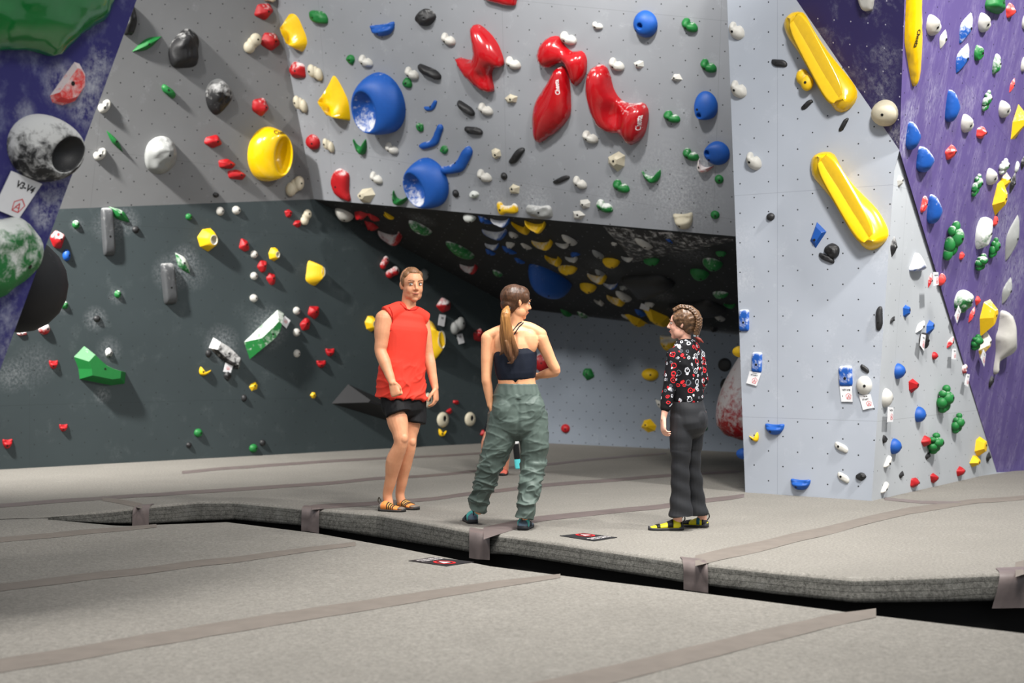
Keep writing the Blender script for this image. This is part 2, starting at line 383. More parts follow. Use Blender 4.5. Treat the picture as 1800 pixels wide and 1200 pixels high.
# tape ends wrapped over the mat edge
def wrap(u0, u1, skew=0):
    xs_ = []
    vs, fs = [], []; nx = 10; prof = None
    for i in range(nx):
        u = u0+(u1-u0)*i/(nx-1)
        v = np.interp(u, [a[0] for a in top], [a[1] for a in top]); x = at(u, v, fy(v)).x
        ny = 12
        for k in range(ny):
            t = k/(ny-1)
            xx = x+skew*(1-t)
            yf = interp(TX, TY, xx); zb = interp(TX, TZ, xx); w = .008*noise.noise(V(xx*2.3, 0, 0)); cr = .007*noise.noise(V(xx*22, t*5, 2))
            if t < .5: p = V(xx, yf-.045+w+cr+.012*t, (zb-.035)*(1-t*2)+(-.045)*t*2)
            elif t < .8:
                a = (t-.5)/.3*math.pi/2; p = V(xx, yf+.045-.062*math.cos(a)*1.3+w*0+cr-.0, -.045+.052*math.sin(a)+.001)
            else: p = V(xx, yf+.045+(t-.8)*.5, .006)
            vs.append(p)
    for i in range(nx-1):
        for k in range(ny-1): fs.append((i*ny+k, (i+1)*ny+k, (i+1)*ny+k+1, i*ny+k+1))
    from_data('seam_tape', vs, fs, M_TAPE2, MAT)
wrap(235, 264); wrap(531, 562); wrap(825, 861); wrap(1200, 1243); wrap(1765, 1860, -.09)

# ------------------------------------------------------------ lettering
_tm = {}
def text2d(s, bold=.0):
    k = (s, bold)
    if k in _tm: return _tm[k]
    cu = bpy.data.curves.new('txt', 'FONT'); cu.body = s; cu.resolution_u = 2; cu.offset = bold
    ob = bpy.data.objects.new('txt', cu); link(ob); bpy.context.view_layer.update()
    me = bpy.data.meshes.new_from_object(ob.evaluated_get(bpy.context.evaluated_depsgraph_get()))
    bm = bmesh.new(); bm.from_mesh(me); bmesh.ops.triangulate(bm, faces=bm.faces); 
    co = [v.co.copy() for v in bm.verts]; fs = [[v.index for v in f.verts] for f in bm.faces]; bm.free()
    bpy.data.objects.remove(ob); bpy.data.curves.remove(cu); bpy.data.meshes.remove(me)
    x0 = min(c.x for c in co); x1 = max(c.x for c in co); y0 = min(c.y for c in co); y1 = max(c.y for c in co)
    _tm[k] = ([((c.x-x0)/(x1-x0), (c.y-y0)/(y1-y0)) for c in co], fs); return _tm[k]
def quad_map(q, u, v):   # q: TL, TR, BR, BL; u right, v up
    a = q[3].lerp(q[2], u); b = q[0].lerp(q[1], u); return a.lerp(b, v)
def text_on(q, s, box, off, mat, parent, bold=.02, name='lettering'):
    co, fs = text2d(s, bold); x0, y0, x1, y1 = box
    return from_data(name, [quad_map(q, x0+(x1-x0)*a, y0+(y1-y0)*b)+off for a, b in co], fs, mat, parent, smooth=False, recalc=False)
def ring2d(q, cx, cy, r, w, n, off, rot=0, asp=1.0):
    vs, fs = [], []
    for i in range(n):
        a = rot+2*math.pi*i/n
        for rr in (r, r-w): vs.append(quad_map(q, cx+rr*math.cos(a), cy+rr*asp*math.sin(a))+off)
    for i in range(n): j = (i+1) % n; fs.append((2*i, 2*j, 2*j+1, 2*i+1))
    return vs, fs
def logo(q, cx, cy, r, off, mat, parent, asp=1.0):
    vs, fs = ring2d(q, cx, cy, r, r*.14, 5, off, math.pi/2, asp)
    v2, f2 = ring2d(q, cx, cy-.05*r, r*.5, r*.14, 3, off, math.pi/2, asp); k = len(vs); vs += v2; fs += [tuple(a+k for a in f) for f in f2]
    k = len(vs); 
    for a, b, c, d in (((cx-r*.6), cy-r*.75*asp, cx-r*.45, cy-r*.75*asp), ((cx+r*.45), cy-r*.75*asp, cx+r*.6, cy-r*.75*asp)):
        k = len(vs); vs += [quad_map(q, a, b)+off, quad_map(q, c, d)+off, quad_map(q, cx+(.06*r), cy+r*.3*asp)+off, quad_map(q, cx-(.06*r), cy+r*.3*asp)+off]; fs.append((k, k+1, k+2, k+3))
    return from_data('logo_mark', vs, fs, mat, parent, smooth=False, recalc=False)
# logo patches stuck on the mats
for qd, lower, par, flip in ((((984, 942), (1026, 937.5), (1085, 945), (1044, 951.5)), False, MAT, 0), (((718, 986), (762, 980), (833, 988), (785, 995.5)), True, FLOOR, 1)):
    q = [gz(u, v, lower)+V(0, 0, .004) for u, v in qd]; N = 6; vs, fs = [], []
    pt = from_data('logo_patch', q+[p-V(0, 0, .003) for p in q], [(0, 1, 2, 3), (0, 3, 7, 4), (1, 2, 6, 5), (2, 3, 7, 6), (0, 1, 5, 4)], M_INK, par, smooth=False)
    off = V(0, 0, .003)
    # q: far-left, far, right, near -> use as a square (TL, TR, BR, BL)
    vs, fs = ring2d(q, .38 if flip else .62, .32 if flip else .68, .24, .06, 24, off); from_data('logo_mark', vs, fs, M_RED, par, smooth=False, recalc=False)
    c0 = (.38, .32) if flip else (.62, .68)
    k = [quad_map(q, c0[0]+.15*math.cos(a), c0[1]+.15*math.sin(a))+off for a in (math.pi/2, math.pi*7/6, math.pi*11/6)]
    from_data('logo_mark', k, [(0, 1, 2)], M_LETW, par, smooth=False, recalc=False)
    # two rows of worn block strokes, unreadable at this distance in the photo
    vs, fs = [], []
    for row in range(2):
        for i in range(9):
            a = .12+i*.088; b = (.80-row*.13) if flip else (.22-row*.12)
            w, h = .058, .085
            for (x, y, ww, hh) in ((a, b, .02, h), (a+.036, b, .02, h), (a, b+(i*37 % 3)*.03, w, .024)):
                k = len(vs); X = (lambda s, t: quad_map(q, 1-t if False else s, t)+off)
                vs += [X(x, y), X(x+ww, y), X(x+ww, y+hh), X(x, y+hh)]; fs.append((k, k+1, k+2, k+3))
    from_data('lettering', vs, fs, M_LETW, par, smooth=False, recalc=False)
# ------------------------------------------------------------ climbing holds
def catmull(P, n):
    P = [V(*p) for p in P]; m = len(P); out = []
    for i in range(m):
        a, b, c, d = P[i-1], P[i], P[(i+1) % m], P[(i+2) % m]
        for k in range(6):
            t = k/6; out.append(.5*((2*b)+(c-a)*t+(2*a-5*b+4*c-d)*t*t+(3*b-a-3*c+d)*t**3))
    return resample(out, n)
def resample(P, n):
    m = len(P); L = [0]
    for i in range(m): L.append(L[-1]+(P[(i+1) % m]-P[i]).length)
    out = []; j = 0
    for k in range(n):
        t = L[-1]*k/n
        while L[j+1] < t: j += 1
        f = (t-L[j])/max(1e-9, L[j+1]-L[j]); out.append(P[j].lerp(P[(j+1) % m], f))
    return out
def norm(P):
    x0 = min(p.x for p in P); x1 = max(p.x for p in P); y0 = min(p.y for p in P); y1 = max(p.y for p in P)
    return [V((p.x-(x0+x1)/2)/((x1-x0)/2), (p.y-(y0+y1)/2)/((y1-y0)/2), 0) for p in P]
def rot2(P, a):
    c, s = math.cos(a), math.sin(a); return [V(p.x*c-p.y*s, p.x*s+p.y*c, 0) for p in P]
def smin(a, b): return max(a, b)
def grid_mesh(O, heights, scales, centre=(0, 0), fn=None):
    """rings of the outline O shrunk towards centre; returns verts, faces"""
    c = V(centre[0], centre[1], 0); vs, fs = [], []; n = len(O)
    for s, z in zip(scales, heights):
        for p in O:
            q = c+(p-c)*s; vs.append(V(q.x, q.y, z))
    K = len(scales)
    for k in range(K-1):
        for i in range(n): j = (i+1) % n; fs.append((k*n+i, k*n+j, (k+1)*n+j, (k+1)*n+i))
    vs.append(V(c.x, c.y, heights[-1])); e = len(vs)-1
    for i in range(n): fs.append(((K-1)*n+i, (K-1)*n+(i+1) % n, e))
    if fn:
        for v in vs:
            if v.z > 0: v.z = max(.0, v.z+fn(v))
    return vs, fs
def dome(O, p=2.0, q=.5, K=9, centre=(0, 0), fn=None, base=-.12):
    sc = [1, 1]+[1-((k+1)/K)**1.6*(1-.02) for k in range(K)]
    hz = [base, 0]+[(1-s**p)**q for s in sc[2:]]
    return grid_mesh(O, hz, sc, centre, fn)
def ell(n=28, ex=2.0):
    out = []
    for i in range(n):
        a = 2*math.pi*i/n; c, s = math.cos(a), math.sin(a)
        out.append(V(abs(c)**(2/ex)*(1 if c > 0 else -1), abs(s)**(2/ex)*(1 if s > 0 else -1), 0))
    return out
def puff(O, D=.5, step=.11, p=2.0):
    """free outline filled with a fine net, rising with the distance from its edge"""
    from mathutils.geometry import delaunay_2d_cdt
    n = len(O); B = [V(q.x, q.y, 0).xy for q in O]
    def inside(x, y):
        c = False
        for i in range(n):
            a, b = B[i], B[i-1]
            if (a.y > y) != (b.y > y) and x < (b.x-a.x)*(y-a.y)/(b.y-a.y)+a.x: c = not c
        return c
    S = resample([V(q.x, q.y, 0) for q in O], 120)
    def dist(x, y): return min((q.x-x)**2+(q.y-y)**2 for q in S)**.5
    pts = list(B); k = 0
    for rr in (.03, .075):
        for i in range(n):
            t = (B[(i+1) % n]-B[i-1]); nn = V(t.y, -t.x, 0).xy.normalized(); q = B[i]-nn*rr
            if not inside(q.x, q.y): q = B[i]+nn*rr
            if inside(q.x, q.y) and dist(q.x, q.y) > rr*.8: pts.append(q)
    y = -1+step/2
    while y < 1:
        x = -1+(step/2 if k % 2 else 0); k += 1
        while x < 1:
            if inside(x, y) and dist(x, y) > .1: pts.append(V(x, y, 0).xy)
            x += step
        y += step*.87
    v2, e2, f2, *_ = delaunay_2d_cdt(pts, [(i, (i+1) % n) for i in range(n)], [], 1, 1e-5)
    hz = [min(1, dist(v.x, v.y)/D) for v in v2]; hz = [0 if h < .012/D else h for h in hz]; nb = [set() for _ in v2]
    for f in f2:
        for i in range(len(f)): nb[f[i]].add(f[i-1]); nb[f[i-1]].add(f[i])
    for _ in range(3): hz = [h if h == 0 or not nb[i] else .5*h+.5*sum(hz[j] for j in nb[i])/len(nb[i]) for i, h in enumerate(hz)]
    vs = [V(v.x, v.y, (1-(1-h)**p)**(1/p) if h > 0 else 0) for v, h in zip(v2, hz)]; m = len(vs)
    fs = [list(f) for f in f2]; bd = [i for i in range(n)]
    vs += [V(q.x, q.y, -.1) for q in B]; fs += [(i, (i+1) % n, m+(i+1) % n, m+i) for i in range(n)]
    return vs, fs
def spheres(L):
    """joined balls: (x, y, z, rx, ry, rz)"""
    vs, fs = [], []
    for x, y, z, a, b, c in L:
        k = len(vs); n, m = 18, 11
        for i in range(m):
            th = math.pi*i/(m-1)
            for j in range(n):
                ph = 2*math.pi*j/n; vs.append(V(x+a*math.sin(th)*math.cos(ph), y+b*math.sin(th)*math.sin(ph), z+c*math.cos(th)))
        for i in range(m-1):
            for j in range(n): fs.append((k+i*n+j, k+i*n+(j+1) % n, k+(i+1)*n+(j+1) % n, k+(i+1)*n+j))
    return vs, fs
def shape(kind, ang, seed, O=None, opt={}):
    """local mesh; xy in about -1..1, z in the same unit. returns verts, faces, smooth, relative height, bolt xy, material index list"""
    R = random.Random(seed); a = math.radians(ang); mi = None; smooth = True; hz = opt.get('h'); bolt = (0, 0)
    def nz(v, sc=1.6, am=.12): return am*noise.noise(V(v.x*sc+seed, v.y*sc, v.z*sc))
    if kind == 'A':
        O_ = ell(28); vs, fs = dome(O_, 2.2, .6, 9, (.1, -.15), fn=lambda v: nz(v, 1.6, .14)); h = .85; bolt = (.3, -.1)
    elif kind == 'K':
        O_ = O or ell(24); vs, fs = dome(O_, 2.2, .6, fn=lambda v: nz(v, 1.2, .06)); h = .85; bolt = (.35, -.05)
    elif kind == 'D':
        d = rot2([V(.42, 0, 0), V(-.45, 0, 0)], a)
        vs, fs = spheres([(d[0].x, d[0].y, .55, .62, .62, .5), (d[0].x*.1, d[0].y*.1, .3, .58, .58, .5), (d[1].x, d[1].y, .2, .6, .6, .55)]); h = .9; bolt = (d[0].x*1.1, d[0].y*1.1)
    elif kind == 'Y':   # white wrapped pinch: big upper lobe, cut step, lower flank
        P = rot2([V(x, y, 0) for x, y in ((-1, .45), (-.6, .95), (-.05, .8), (.1, .3), (.5, .35), (1, -.2), (.95, -.85), (.2, -1), (-.6, -.6), (-.95, -.1))], a)
        O_ = norm(catmull([(p.x, p.y, 0) for p in P], 32))
        vs, fs = dome(O_, 2.4, .6, fn=lambda v: .28*math.exp(-((v.x+.4)**2+(v.y-.3)**2)/.15)-.3*math.exp(-((v.x-.3)**2+(v.y-.35)**2)/.08)+nz(v, 2, .05)); h = .8; bolt = (-.25, -.2)
    elif kind == 'J':   # jug with a scooped upper lip
        P = [(-1, .82), (-.5, .78), (0, .74), (.5, .78), (1, .85), (.92, 0), (.5, -.8), (0, -1), (-.5, -.85), (-.9, -.1)]
        O_ = norm(rot2(catmull([(*p, 0) for p in P], 32), a)); cs, sn = math.cos(a), math.sin(a)
        def fj(v):
            x = v.x*cs+v.y*sn; y = -v.x*sn+v.y*cs
            return -.45*math.exp(-(x/.75)**4-((y-.45)/.32)**2)+.12*math.exp(-((y+.05)/.3)**2)+nz(v, 2, .05)
        vs, fs = dome(O_, 2.6, .55, 12, fn=fj); h = .8; bolt = (-.25, -.4)
    elif kind == 'E':   # thin bar
        O_ = norm(rot2([V(p.x, p.y*opt.get('w', .3)+.05*math.sin(p.x*3), 0) for p in ell(32, 2.6)], a)); vs, fs = dome(O_, 3, .5, 7, fn=lambda v: nz(v, 3, .12)); h = .7
        if opt.get('w', .3) > 0: 
            b = rot2([V(-.35, 0, 0)], a)[0]; bolt = (b.x, b.y)
    elif kind == 'W':   # facets
        n = R.choice([5, 6]); st = R.random()*6; O_ = norm([V(math.cos(st+2*math.pi*i/n+R.uniform(-.25, .25)), math.sin(st+2*math.pi*i/n+R.uniform(-.25, .25)), 0) for i in range(n)])
        if O: O_ = O
        cx, cy = R.uniform(-.25, .25), R.uniform(-.1, .35); s = R.uniform(.25, .5)
        vs, fs = grid_mesh(O_, [-.1, 0, .95], [1, 1, s], (cx, cy)); vs[-1].z = 1.0; smooth = False; h = .8; bolt = (cx, cy)
    elif kind == 'N':   # rounded wedge (red knobs)
        n = 5; st = R.random()*6; P = [V(math.cos(st+2*math.pi*i/n+R.uniform(-.3, .3)), math.sin(st+2*math.pi*i/n+R.uniform(-.3, .3)), 0) for i in range(n)]
        O_ = norm(resample(P, 30)); O_ = norm([O_[i-1].lerp(O_[(i+1) % 30], .5).lerp(O_[i], .4) for i in range(30)])
        gx, gy = R.uniform(-.3, .3), R.uniform(.05, .5)
        vs, fs = dome(O_, 1.7, .75, 9, (gx*.6, gy*.6), fn=lambda v: nz(v, 1.4, .15)-.22*math.exp(-((v.x-gx)**2+(v.y-gy-.3)**2)/.1)); h = .85; bolt = (gx*.5+.15, gy*.2)
    elif kind == 'R':   # rock
        if not O:
            P = [V(math.cos(t)*(1+.18*R.uniform(-1, 1)), math.sin(t)*(1+.18*R.uniform(-1, 1)), 0) for t in [2*math.pi*i/8 for i in range(8)]]; O = norm(catmull([tuple(p) for p in P], 36))
        vs, fs = dome(O, 2.6, .65, 12, (R.uniform(-.2, .2), R.uniform(0, .3)), fn=lambda v: nz(v, 1.3, .3)+nz(v, 4, .1)); h = .75; bolt = (.2, .05)
    elif kind == 'L':   # leaf
        O_ = norm(rot2([V(p.x*(1), p.y*opt.get('w', .3)*1.3*(1-abs(p.x)**2.2*.65), 0) for p in ell(32, 1.6)], a)); vs, fs = dome(O_, 1.6, .8, 7, fn=lambda v: nz(v, 2, .08)); h = .5
    elif kind == 'C':   # crescent smiling up
        P = [(-1, .9), (-.72, .35), (-.25, -.02), (.25, -.02), (.7, .3), (1, .75), (.9, 0), (.5, -.7), (0, -1), (-.5, -.8), (-.88, -.1)]
        O_ = norm(rot2(catmull([(*p, 0) for p in P], 36), a)); vs, fs = dome(O_, 2.4, .55, 9, tuple(rot2([V(0, -.45, 0)], a)[0])[:2], fn=lambda v: nz(v, 2, .08)); h = .8; b = rot2([V(-.45, -.35, 0)], a)[0]; bolt = (b.x, b.y)
    elif kind in 'PB':  # body rising to a rim with a hollow
        O_ = O or (ell(48) if kind == 'B' else norm([V(math.cos(t+.3)*(1+R.uniform(-.1, .1)), math.sin(t+.3)*(1+R.uniform(-.1, .1)), 0) for t in [2*math.pi*i/7 for i in range(7)]]))
        n = 48; O_ = resample(O_, n) if len(O_) != n else O_
        ox, oy, rx, ry, ra, dp = opt.get('rim', (.3, 0, .35, .4, 0, .6)); c = V(ox, oy, 0)
        RM = [c+v for v in rot2([V(rx*e_.x, ry*e_.y, 0) for e_ in ell(n, 4.5 if opt.get('seg') else 2.0)], math.radians(ra))]
        best = min(range(n), key=lambda k: sum((O_[i]-RM[(i+k) % n]).length_squared for i in range(n))); RM = RM[best:]+RM[:best]
        tl = opt.get('tilt', (0, 0)); lev = []
        bul = opt.get('bulge', 1.0)
        for w in (-1, 0, .08, .18, .32, .48, .64, .8, .92, 1.0):
            if w < 0: lev.append([V(p.x, p.y, -.08) for p in O_]); continue
            z = math.sin(w*math.pi/2)**(.75 if kind == 'B' else 1.0)
            xy = w**(1.35 if kind == 'B' else 1.0)
            lev.append([V(*(O_[i].lerp(RM[i], xy).xy), z*(1+tl[0]*(RM[i].x-ox)+tl[1]*(RM[i].y-oy))) for i in range(n)])
        last = lev[-1]
        for w in (.05, .12, .3, .5, .7, .88):
            z = 1-dp*(1-(1-w)**2.2)
            ax_ = V(math.cos(math.radians(ra)), math.sin(math.radians(ra)), 0)
            tg = [c+ax_*((RM[i]-c).dot(ax_)*.84) if opt.get('seg') else c for i in range(n)]
            lev.append([V(*(RM[i].lerp(tg[i], w).xy), (last[i].z-1)*(1-w)+z+(0 if w > .06 else .015)) for i in range(n)])
        vs = [v for l in lev for v in l]; fs = []; K = len(lev); mi = []
        for k in range(K-1):
            for i in range(n): fs.append((k*n+i, k*n+(i+1) % n, (k+1)*n+(i+1) % n, (k+1)*n+i)); mi.append(1 if k >= opt.get('ring', 9) else 0)
        vs.append(V(ox, oy, 1-dp)); e = len(vs)-1
        for i in range(n): fs.append(((K-1)*n+i, (K-1)*n+(i+1) % n, e)); mi.append(1)
        h = .9; smooth = kind == 'B'; bolt = None if kind == 'B' else None
    elif kind == 'G':   # cluster of balls
        L = [(0, .1, .55, .55, .5, .5), (-.35, -.25, .3, .4, .42, .4), (.08, .62, .4, .3, .3, .3), (-.45, .35, .35, .25, .25, .3), (.2, -.45, .35, .35, .45, .4), (-.05, -.7, .25, .36, .34, .34)]
        L = [(x+R.uniform(-.12, .12), y+R.uniform(-.08, .08), z, a_, b_, c_) for x, y, z, a_, b_, c_ in L]; vs, fs = spheres(L); h = 1.0; bolt = (0, .1)
    elif kind == 'X':   # free outline, smooth
        vs, fs = puff(O, opt.get('D', .5), .11, 2.0)
        if opt.get('fn'):
            for v in vs:
                if v.z > 0: v.z = max(.0, v.z+opt['fn'](v)*min(1, v.z*2))
        h = .5; bolt = opt.get('b')
    elif kind == 'V':   # free outline, flat facets
        cen = opt.get('c', (0, 0)); s = opt.get('s', .45); vs, fs = grid_mesh(O, [-.05, 0, 1], [1, 1, s], cen); smooth = False; h = .5; bolt = opt.get('b', cen)
    elif kind == 'Q':   # block
        O_ = norm(rot2([V(p.x, p.y*opt.get('w', .4), 0) for p in ell(40, 7)], a)); vs, fs = dome(O_, 7, .5, 8, fn=lambda v: nz(v, 3, .05)); h = .6; bolt = (.05, -.2)
    if hz is not None: h = hz
    if opt.get('b', 0) != 0 and kind not in 'V': bolt = opt['b']
    return vs, fs, smooth, h, bolt, mi

def fit(pl, vs, h, box, kind):
    x0, y0, x1, y1 = box; bc = ((x0+x1)/2, (y0+y1)/2); W, Hh = x1-x0, y1-y0
    C = pl.hit(*bc); s = C.y/FPX
    def jac(C):
        b = px(C); p1 = px(C+pl.t1*.01); p2 = px(C+pl.t2*.01); return (p1[0]-b[0])*100, (p1[1]-b[1])*100, (p2[0]-b[0])*100, (p2[1]-b[1])*100
    a, b, c, d = jac(C); sx = W/2/max(40, abs(a)); sy = Hh/2/max(40, abs(d)); hm = 1.0
    sz = h*min(math.sqrt(sx*sy), 1.4*min(sx, sy))
    for it in range(14):
        pts = [px(C+pl.t1*(v.x*sx)+pl.t2*(v.y*sy)+pl.n*(v.z*sz)) for v in vs if v.z > -.02]
        mx0 = min(p[0] for p in pts); mx1 = max(p[0] for p in pts); my0 = min(p[1] for p in pts); my1 = max(p[1] for p in pts)
        rx = W/(mx1-mx0); ry = Hh/(my1-my0)
        sx *= max(.6, min(1.5, rx)); sy *= max(.6, min(1.5, ry))
        lim = .5 if pl.ob else .22
        sx = max(sx, lim*sy); sy = max(sy, lim*sx)
        sz = .5*sz+.5*h*min(math.sqrt(sx*sy), 1.4*min(sx, sy))*max(.5, min(1.0, (rx*ry)**.5))
        ex = bc[0]-(mx0+mx1)/2; ey = bc[1]-(my0+my1)/2
        a, b, c, d = jac(C); det = a*d-b*c
        C = C+pl.t1*((ex*d-ey*c)/det)*.9+pl.t2*((a*ey-b*ex)/det)*.9
    return C, sx, sy, sz
for k_, p_ in PL.items(): p_.ob = k_ in ('RF', 'R', 'P2')
CNT = {}
HOLDS = []
def add_hold(wl, kind, col, box, ang=0, chalk=.3, gloss=False, O=None, opt={}, name='climbing_hold', lm=None, text=None, inner=None, group=None, desc=None):
    pl = PL[wl]; seed = len(HOLDS)+3
    if O:   # outline given in pixels: measured on the wall
        P = [V(*pl.loc(pl.hit(u, v)), 0) for u, v in O]; O = norm(P) if kind in 'V' else norm(catmull([tuple(p) for p in P], 48))
        if box is None: box = (min(p[0] for p in O_px(O_=None, P=None) ), 0, 0, 0) if False else (OB[0], OB[1], OB[2], OB[3])
    vs, fs, smooth, h, bolt, mi = shape(kind, ang, seed, O, opt)
    C, sx, sy, sz = fit(pl, vs, h, box, kind)
    W = [pl.t1*(v.x*sx)+pl.t2*(v.y*sy)+pl.n*(v.z*sz) for v in vs]
    me = bpy.data.meshes.new(name); me.from_pydata([tuple(w) for w in W], [], fs)
    m1 = m_hold(col, chalk, gloss); me.materials.append(m1)
    if inner: me.materials.append(m_hold(*inner))
    for i, p in enumerate(me.polygons):
        p.use_smooth = smooth
        if mi and inner: p.material_index = mi[i]
    bm = bmesh.new(); bm.from_mesh(me); bmesh.ops.recalc_face_normals(bm, faces=bm.faces); bm.to_mesh(me); bm.free()
    o = link(bpy.data.objects.new(name, me)); o.location = C
    e = dict(o=o, wall=wl, kind=kind, col=col, box=box, lm=lm, group=group, desc=desc, sx=sx, sy=sy); HOLDS.append(e)
    big = max(box[2]-box[0], box[3]-box[1])
    inv = Matrix.Translation(-C)
    def place(ob):
        ob.parent = o; ob.matrix_parent_inverse = inv
    bvh = None
    def surf(x, y):
        nonlocal bvh
        if bvh is None: bvh = BVHTree.FromPolygons([w+C for w in W], fs)
        src = C+pl.t1*(x*sx)+pl.t2*(y*sy)+pl.n*(sz*3+.5)
        hit = bvh.ray_cast(src, -pl.n); return hit[0], hit[1]
    if bolt and big >= 11:
        p, nn = surf(*bolt)
        if p:
            if nn.dot(pl.n) < 0: nn = -nn
            r = min(.012, .16*min(sx, sy)+.003); t = nn.orthogonal().normalized(); b_ = nn.cross(t); v2 = []
            for k in range(12): a = 2*math.pi*k/12; v2.append(p+nn*.002+(t*math.cos(a)+b_*math.sin(a))*r)
            for k in range(12): a = 2*math.pi*k/12; v2.append(p-nn*.006+(t*math.cos(a)+b_*math.sin(a))*r*.9)
            ff = [list(range(12)), list(range(23, 11, -1))]+[(k, (k+1) % 12, 12+(k+1) % 12, 12+k) for k in range(12)]
            place(from_data('bolt_hole', v2, ff, M_HOLE, smooth=False))
    if text:
        s, (bx, by), ta, ln, mat = text   # position, turn in degrees, length in normalised x units (metres)
        co, f2 = text2d(s, .02); a = math.radians(ta); ca, sa = math.cos(a), math.sin(a); v2 = []
        for (x, y) in co:
            X = (x-.5)*ln; Y = (y-.5)*ln*.27; dx = X*ca-Y*sa; dy = X*sa+Y*ca
            p, nn = surf(bx+dx/sx, by+dy/sy)
            if p is None: p = C+pl.t1*(bx*sx+dx)+pl.t2*(by*sy+dy)
            v2.append(p+pl.n*.004)
        place(from_data('lettering', v2, f2, mat, smooth=False, recalc=False))
    return e
def OX(wl, kind, col, O, **kw):
    global OB
    OB = (min(p[0] for p in O), min(p[1] for p in O), max(p[0] for p in O), max(p[1] for p in O))
    return add_hold(wl, kind, col, None, O=O, **kw)
def crop(ox, oy, s, pts): return [(ox+x/s, oy+y/s) for x, y in pts]

# ---- large volumes, outlines read off the photograph
OX('FG', 'X', 'green', [(-90, -90), (226, -90), (216, -15), (212, 2), (195, 32), (163, 50), (130, 72), (112, 86), (97, 98), (72, 92), (42, 85), (0, 84), (-60, 80), (-90, 20)], chalk=.25, gloss=True, opt=dict(h=.35, D=.6, fn=lambda v: .25*noise.noise(V(v.x*3, v.y*3, 1))), name='climbing_volume', lm='large knobbly green volume at the top of the near purple wall')
OX('FG', 'V', 'coral', [(88, 168), (131, 109), (140, 112), (150, 130), (149, 152), (132, 178), (110, 185), (92, 180)], chalk=.9, opt=dict(h=.35, s=.72), lm='chalky red half-moon hold on the near purple wall')
add_hold('FG', 'B', 'black', (12, 200, 150, 320), chalk=.95, opt=dict(rim=(.34, -.12, .6, .42, 58, .55), h=.62), inner=('black', .3, False), lm='big chalky ball hold with a black hollow on the near purple wall')
OX('FG', 'R', 'green', [(-80, 385), (0, 386), (32, 380), (58, 398), (76, 425), (77, 455), (62, 482), (25, 510), (0, 526), (-60, 535), (-95, 460)], chalk=.85, opt=dict(h=.4, b=(.55, -.1)), lm='large green hold white with chalk low on the near purple wall')
# dark ball seen beyond the edge of the near wall
C = at(34, 500, 8.3); r = 85*8.3/2500
vs, fs = spheres([(0, 0, 0, 1, 1, 1)])
vs = [V(v.x*r, v.y*r*.75, v.z*r)+C for v in vs]
tag(from_data('climbing_volume', vs, fs, m_hold('black', .2)), 'large dark grey ball volume on the hidden edge of the near purple wall', 'climbing volume')

add_hold('U', 'B', 'yellow', (435, 222, 515, 319), gloss=True, chalk=.1, opt=dict(rim=(.42, .02, .46, .7, 4, .75), h=.75), name='climbing_volume', text=('Cheeta', (.2, .84), 6, .16, M_LETB), lm='big yellow ring jug on the upper left wall')
add_hold('H', 'B', 'blue', (617, 127, 713, 237), chalk=.1, inner=('blue', .8, False), opt=dict(rim=(-.36, -.1, .55, .68, -12, .6), h=.75), name='climbing_volume', lm='upper large blue bowl volume')
add_hold('H', 'B', 'blue', (708, 277, 789, 367), chalk=.1, inner=('blue', .8, False), opt=dict(rim=(-.36, -.08, .52, .7, 16, .6), h=.75), name='climbing_volume', lm='lower large blue bowl volume by the cave lip')
c3 = [(745, 240), (775, 220), (820, 235), (910, 310), (975, 400), (1015, 500), (1028, 578), (985, 590), (940, 602), (912, 640), (915, 710), (932, 785), (920, 812), (870, 805), (780, 750), (690, 670), (625, 580), (595, 525), (612, 510), (680, 530), (750, 530), (775, 490), (770, 390), (748, 300)]
OX('H', 'X', 'red', crop(680, 0, 5, c3), gloss=True, chalk=.1, opt=dict(h=.62, D=.5, fn=lambda v: -.3*math.exp(-((v.x-.1)/.16)**2-((v.y+.5)/.2)**2)), name='climbing_volume', lm='glossy red three-pointed star volume')
OX('H', 'X', 'red', crop(680, 0, 5, [(1315, 470), (1340, 400), (1400, 335), (1480, 318), (1520, 350), (1560, 410), (1620, 455), (1700, 448), (1740, 475), (1760, 540), (1750, 640), (1700, 730), (1655, 755), (1620, 690), (1600, 620), (1545, 560), (1490, 560), (1440, 590), (1380, 598), (1330, 560)]), gloss=True, chalk=.1, opt=dict(h=.6, D=.42, fn=lambda v: -.25*math.exp(-((v.x-.05)/.25)**2)), name='climbing_volume', text=('Cheeta', (-.86, -.0), 68, .1, M_LETW), lm='glossy red bone-shaped volume')
OX('H', 'X', 'red', [(978, 120), (986, 116), (994, 118), (999, 130), (1003, 152), (1004, 180), (1003, 200), (994, 216), (980, 230), (960, 243), (947, 251), (938, 247), (935, 236), (935, 215), (935, 195), (942, 175), (958, 152), (970, 132)], gloss=True, opt=dict(h=.55, D=.7), name='climbing_volume', text=('Cheeta', (.72, .5), 86, .15, M_LETW), lm='glossy red teardrop volume')
OX('H', 'X', 'red', [(1029, 146), (1034, 124), (1044, 116), (1052, 115), (1061, 120), (1068, 136), (1074, 158), (1084, 174), (1096, 182), (1114, 184), (1128, 182), (1136, 188), (1140, 200), (1138, 216), (1132, 238), (1122, 250), (1112, 255), (1102, 250), (1096, 240), (1080, 236), (1060, 230), (1046, 218), (1040, 200), (1032, 180)], gloss=True, chalk=.4, opt=dict(h=.6, D=.4, fn=lambda v: -.75*math.exp(-((v.x+.12)/.36)**2-((v.y+.22)/.36)**2)), name='climbing_volume', text=('Cheeta', (.83, -.45), 72, .15, M_LETW), lm='glossy red boot-shaped volume')
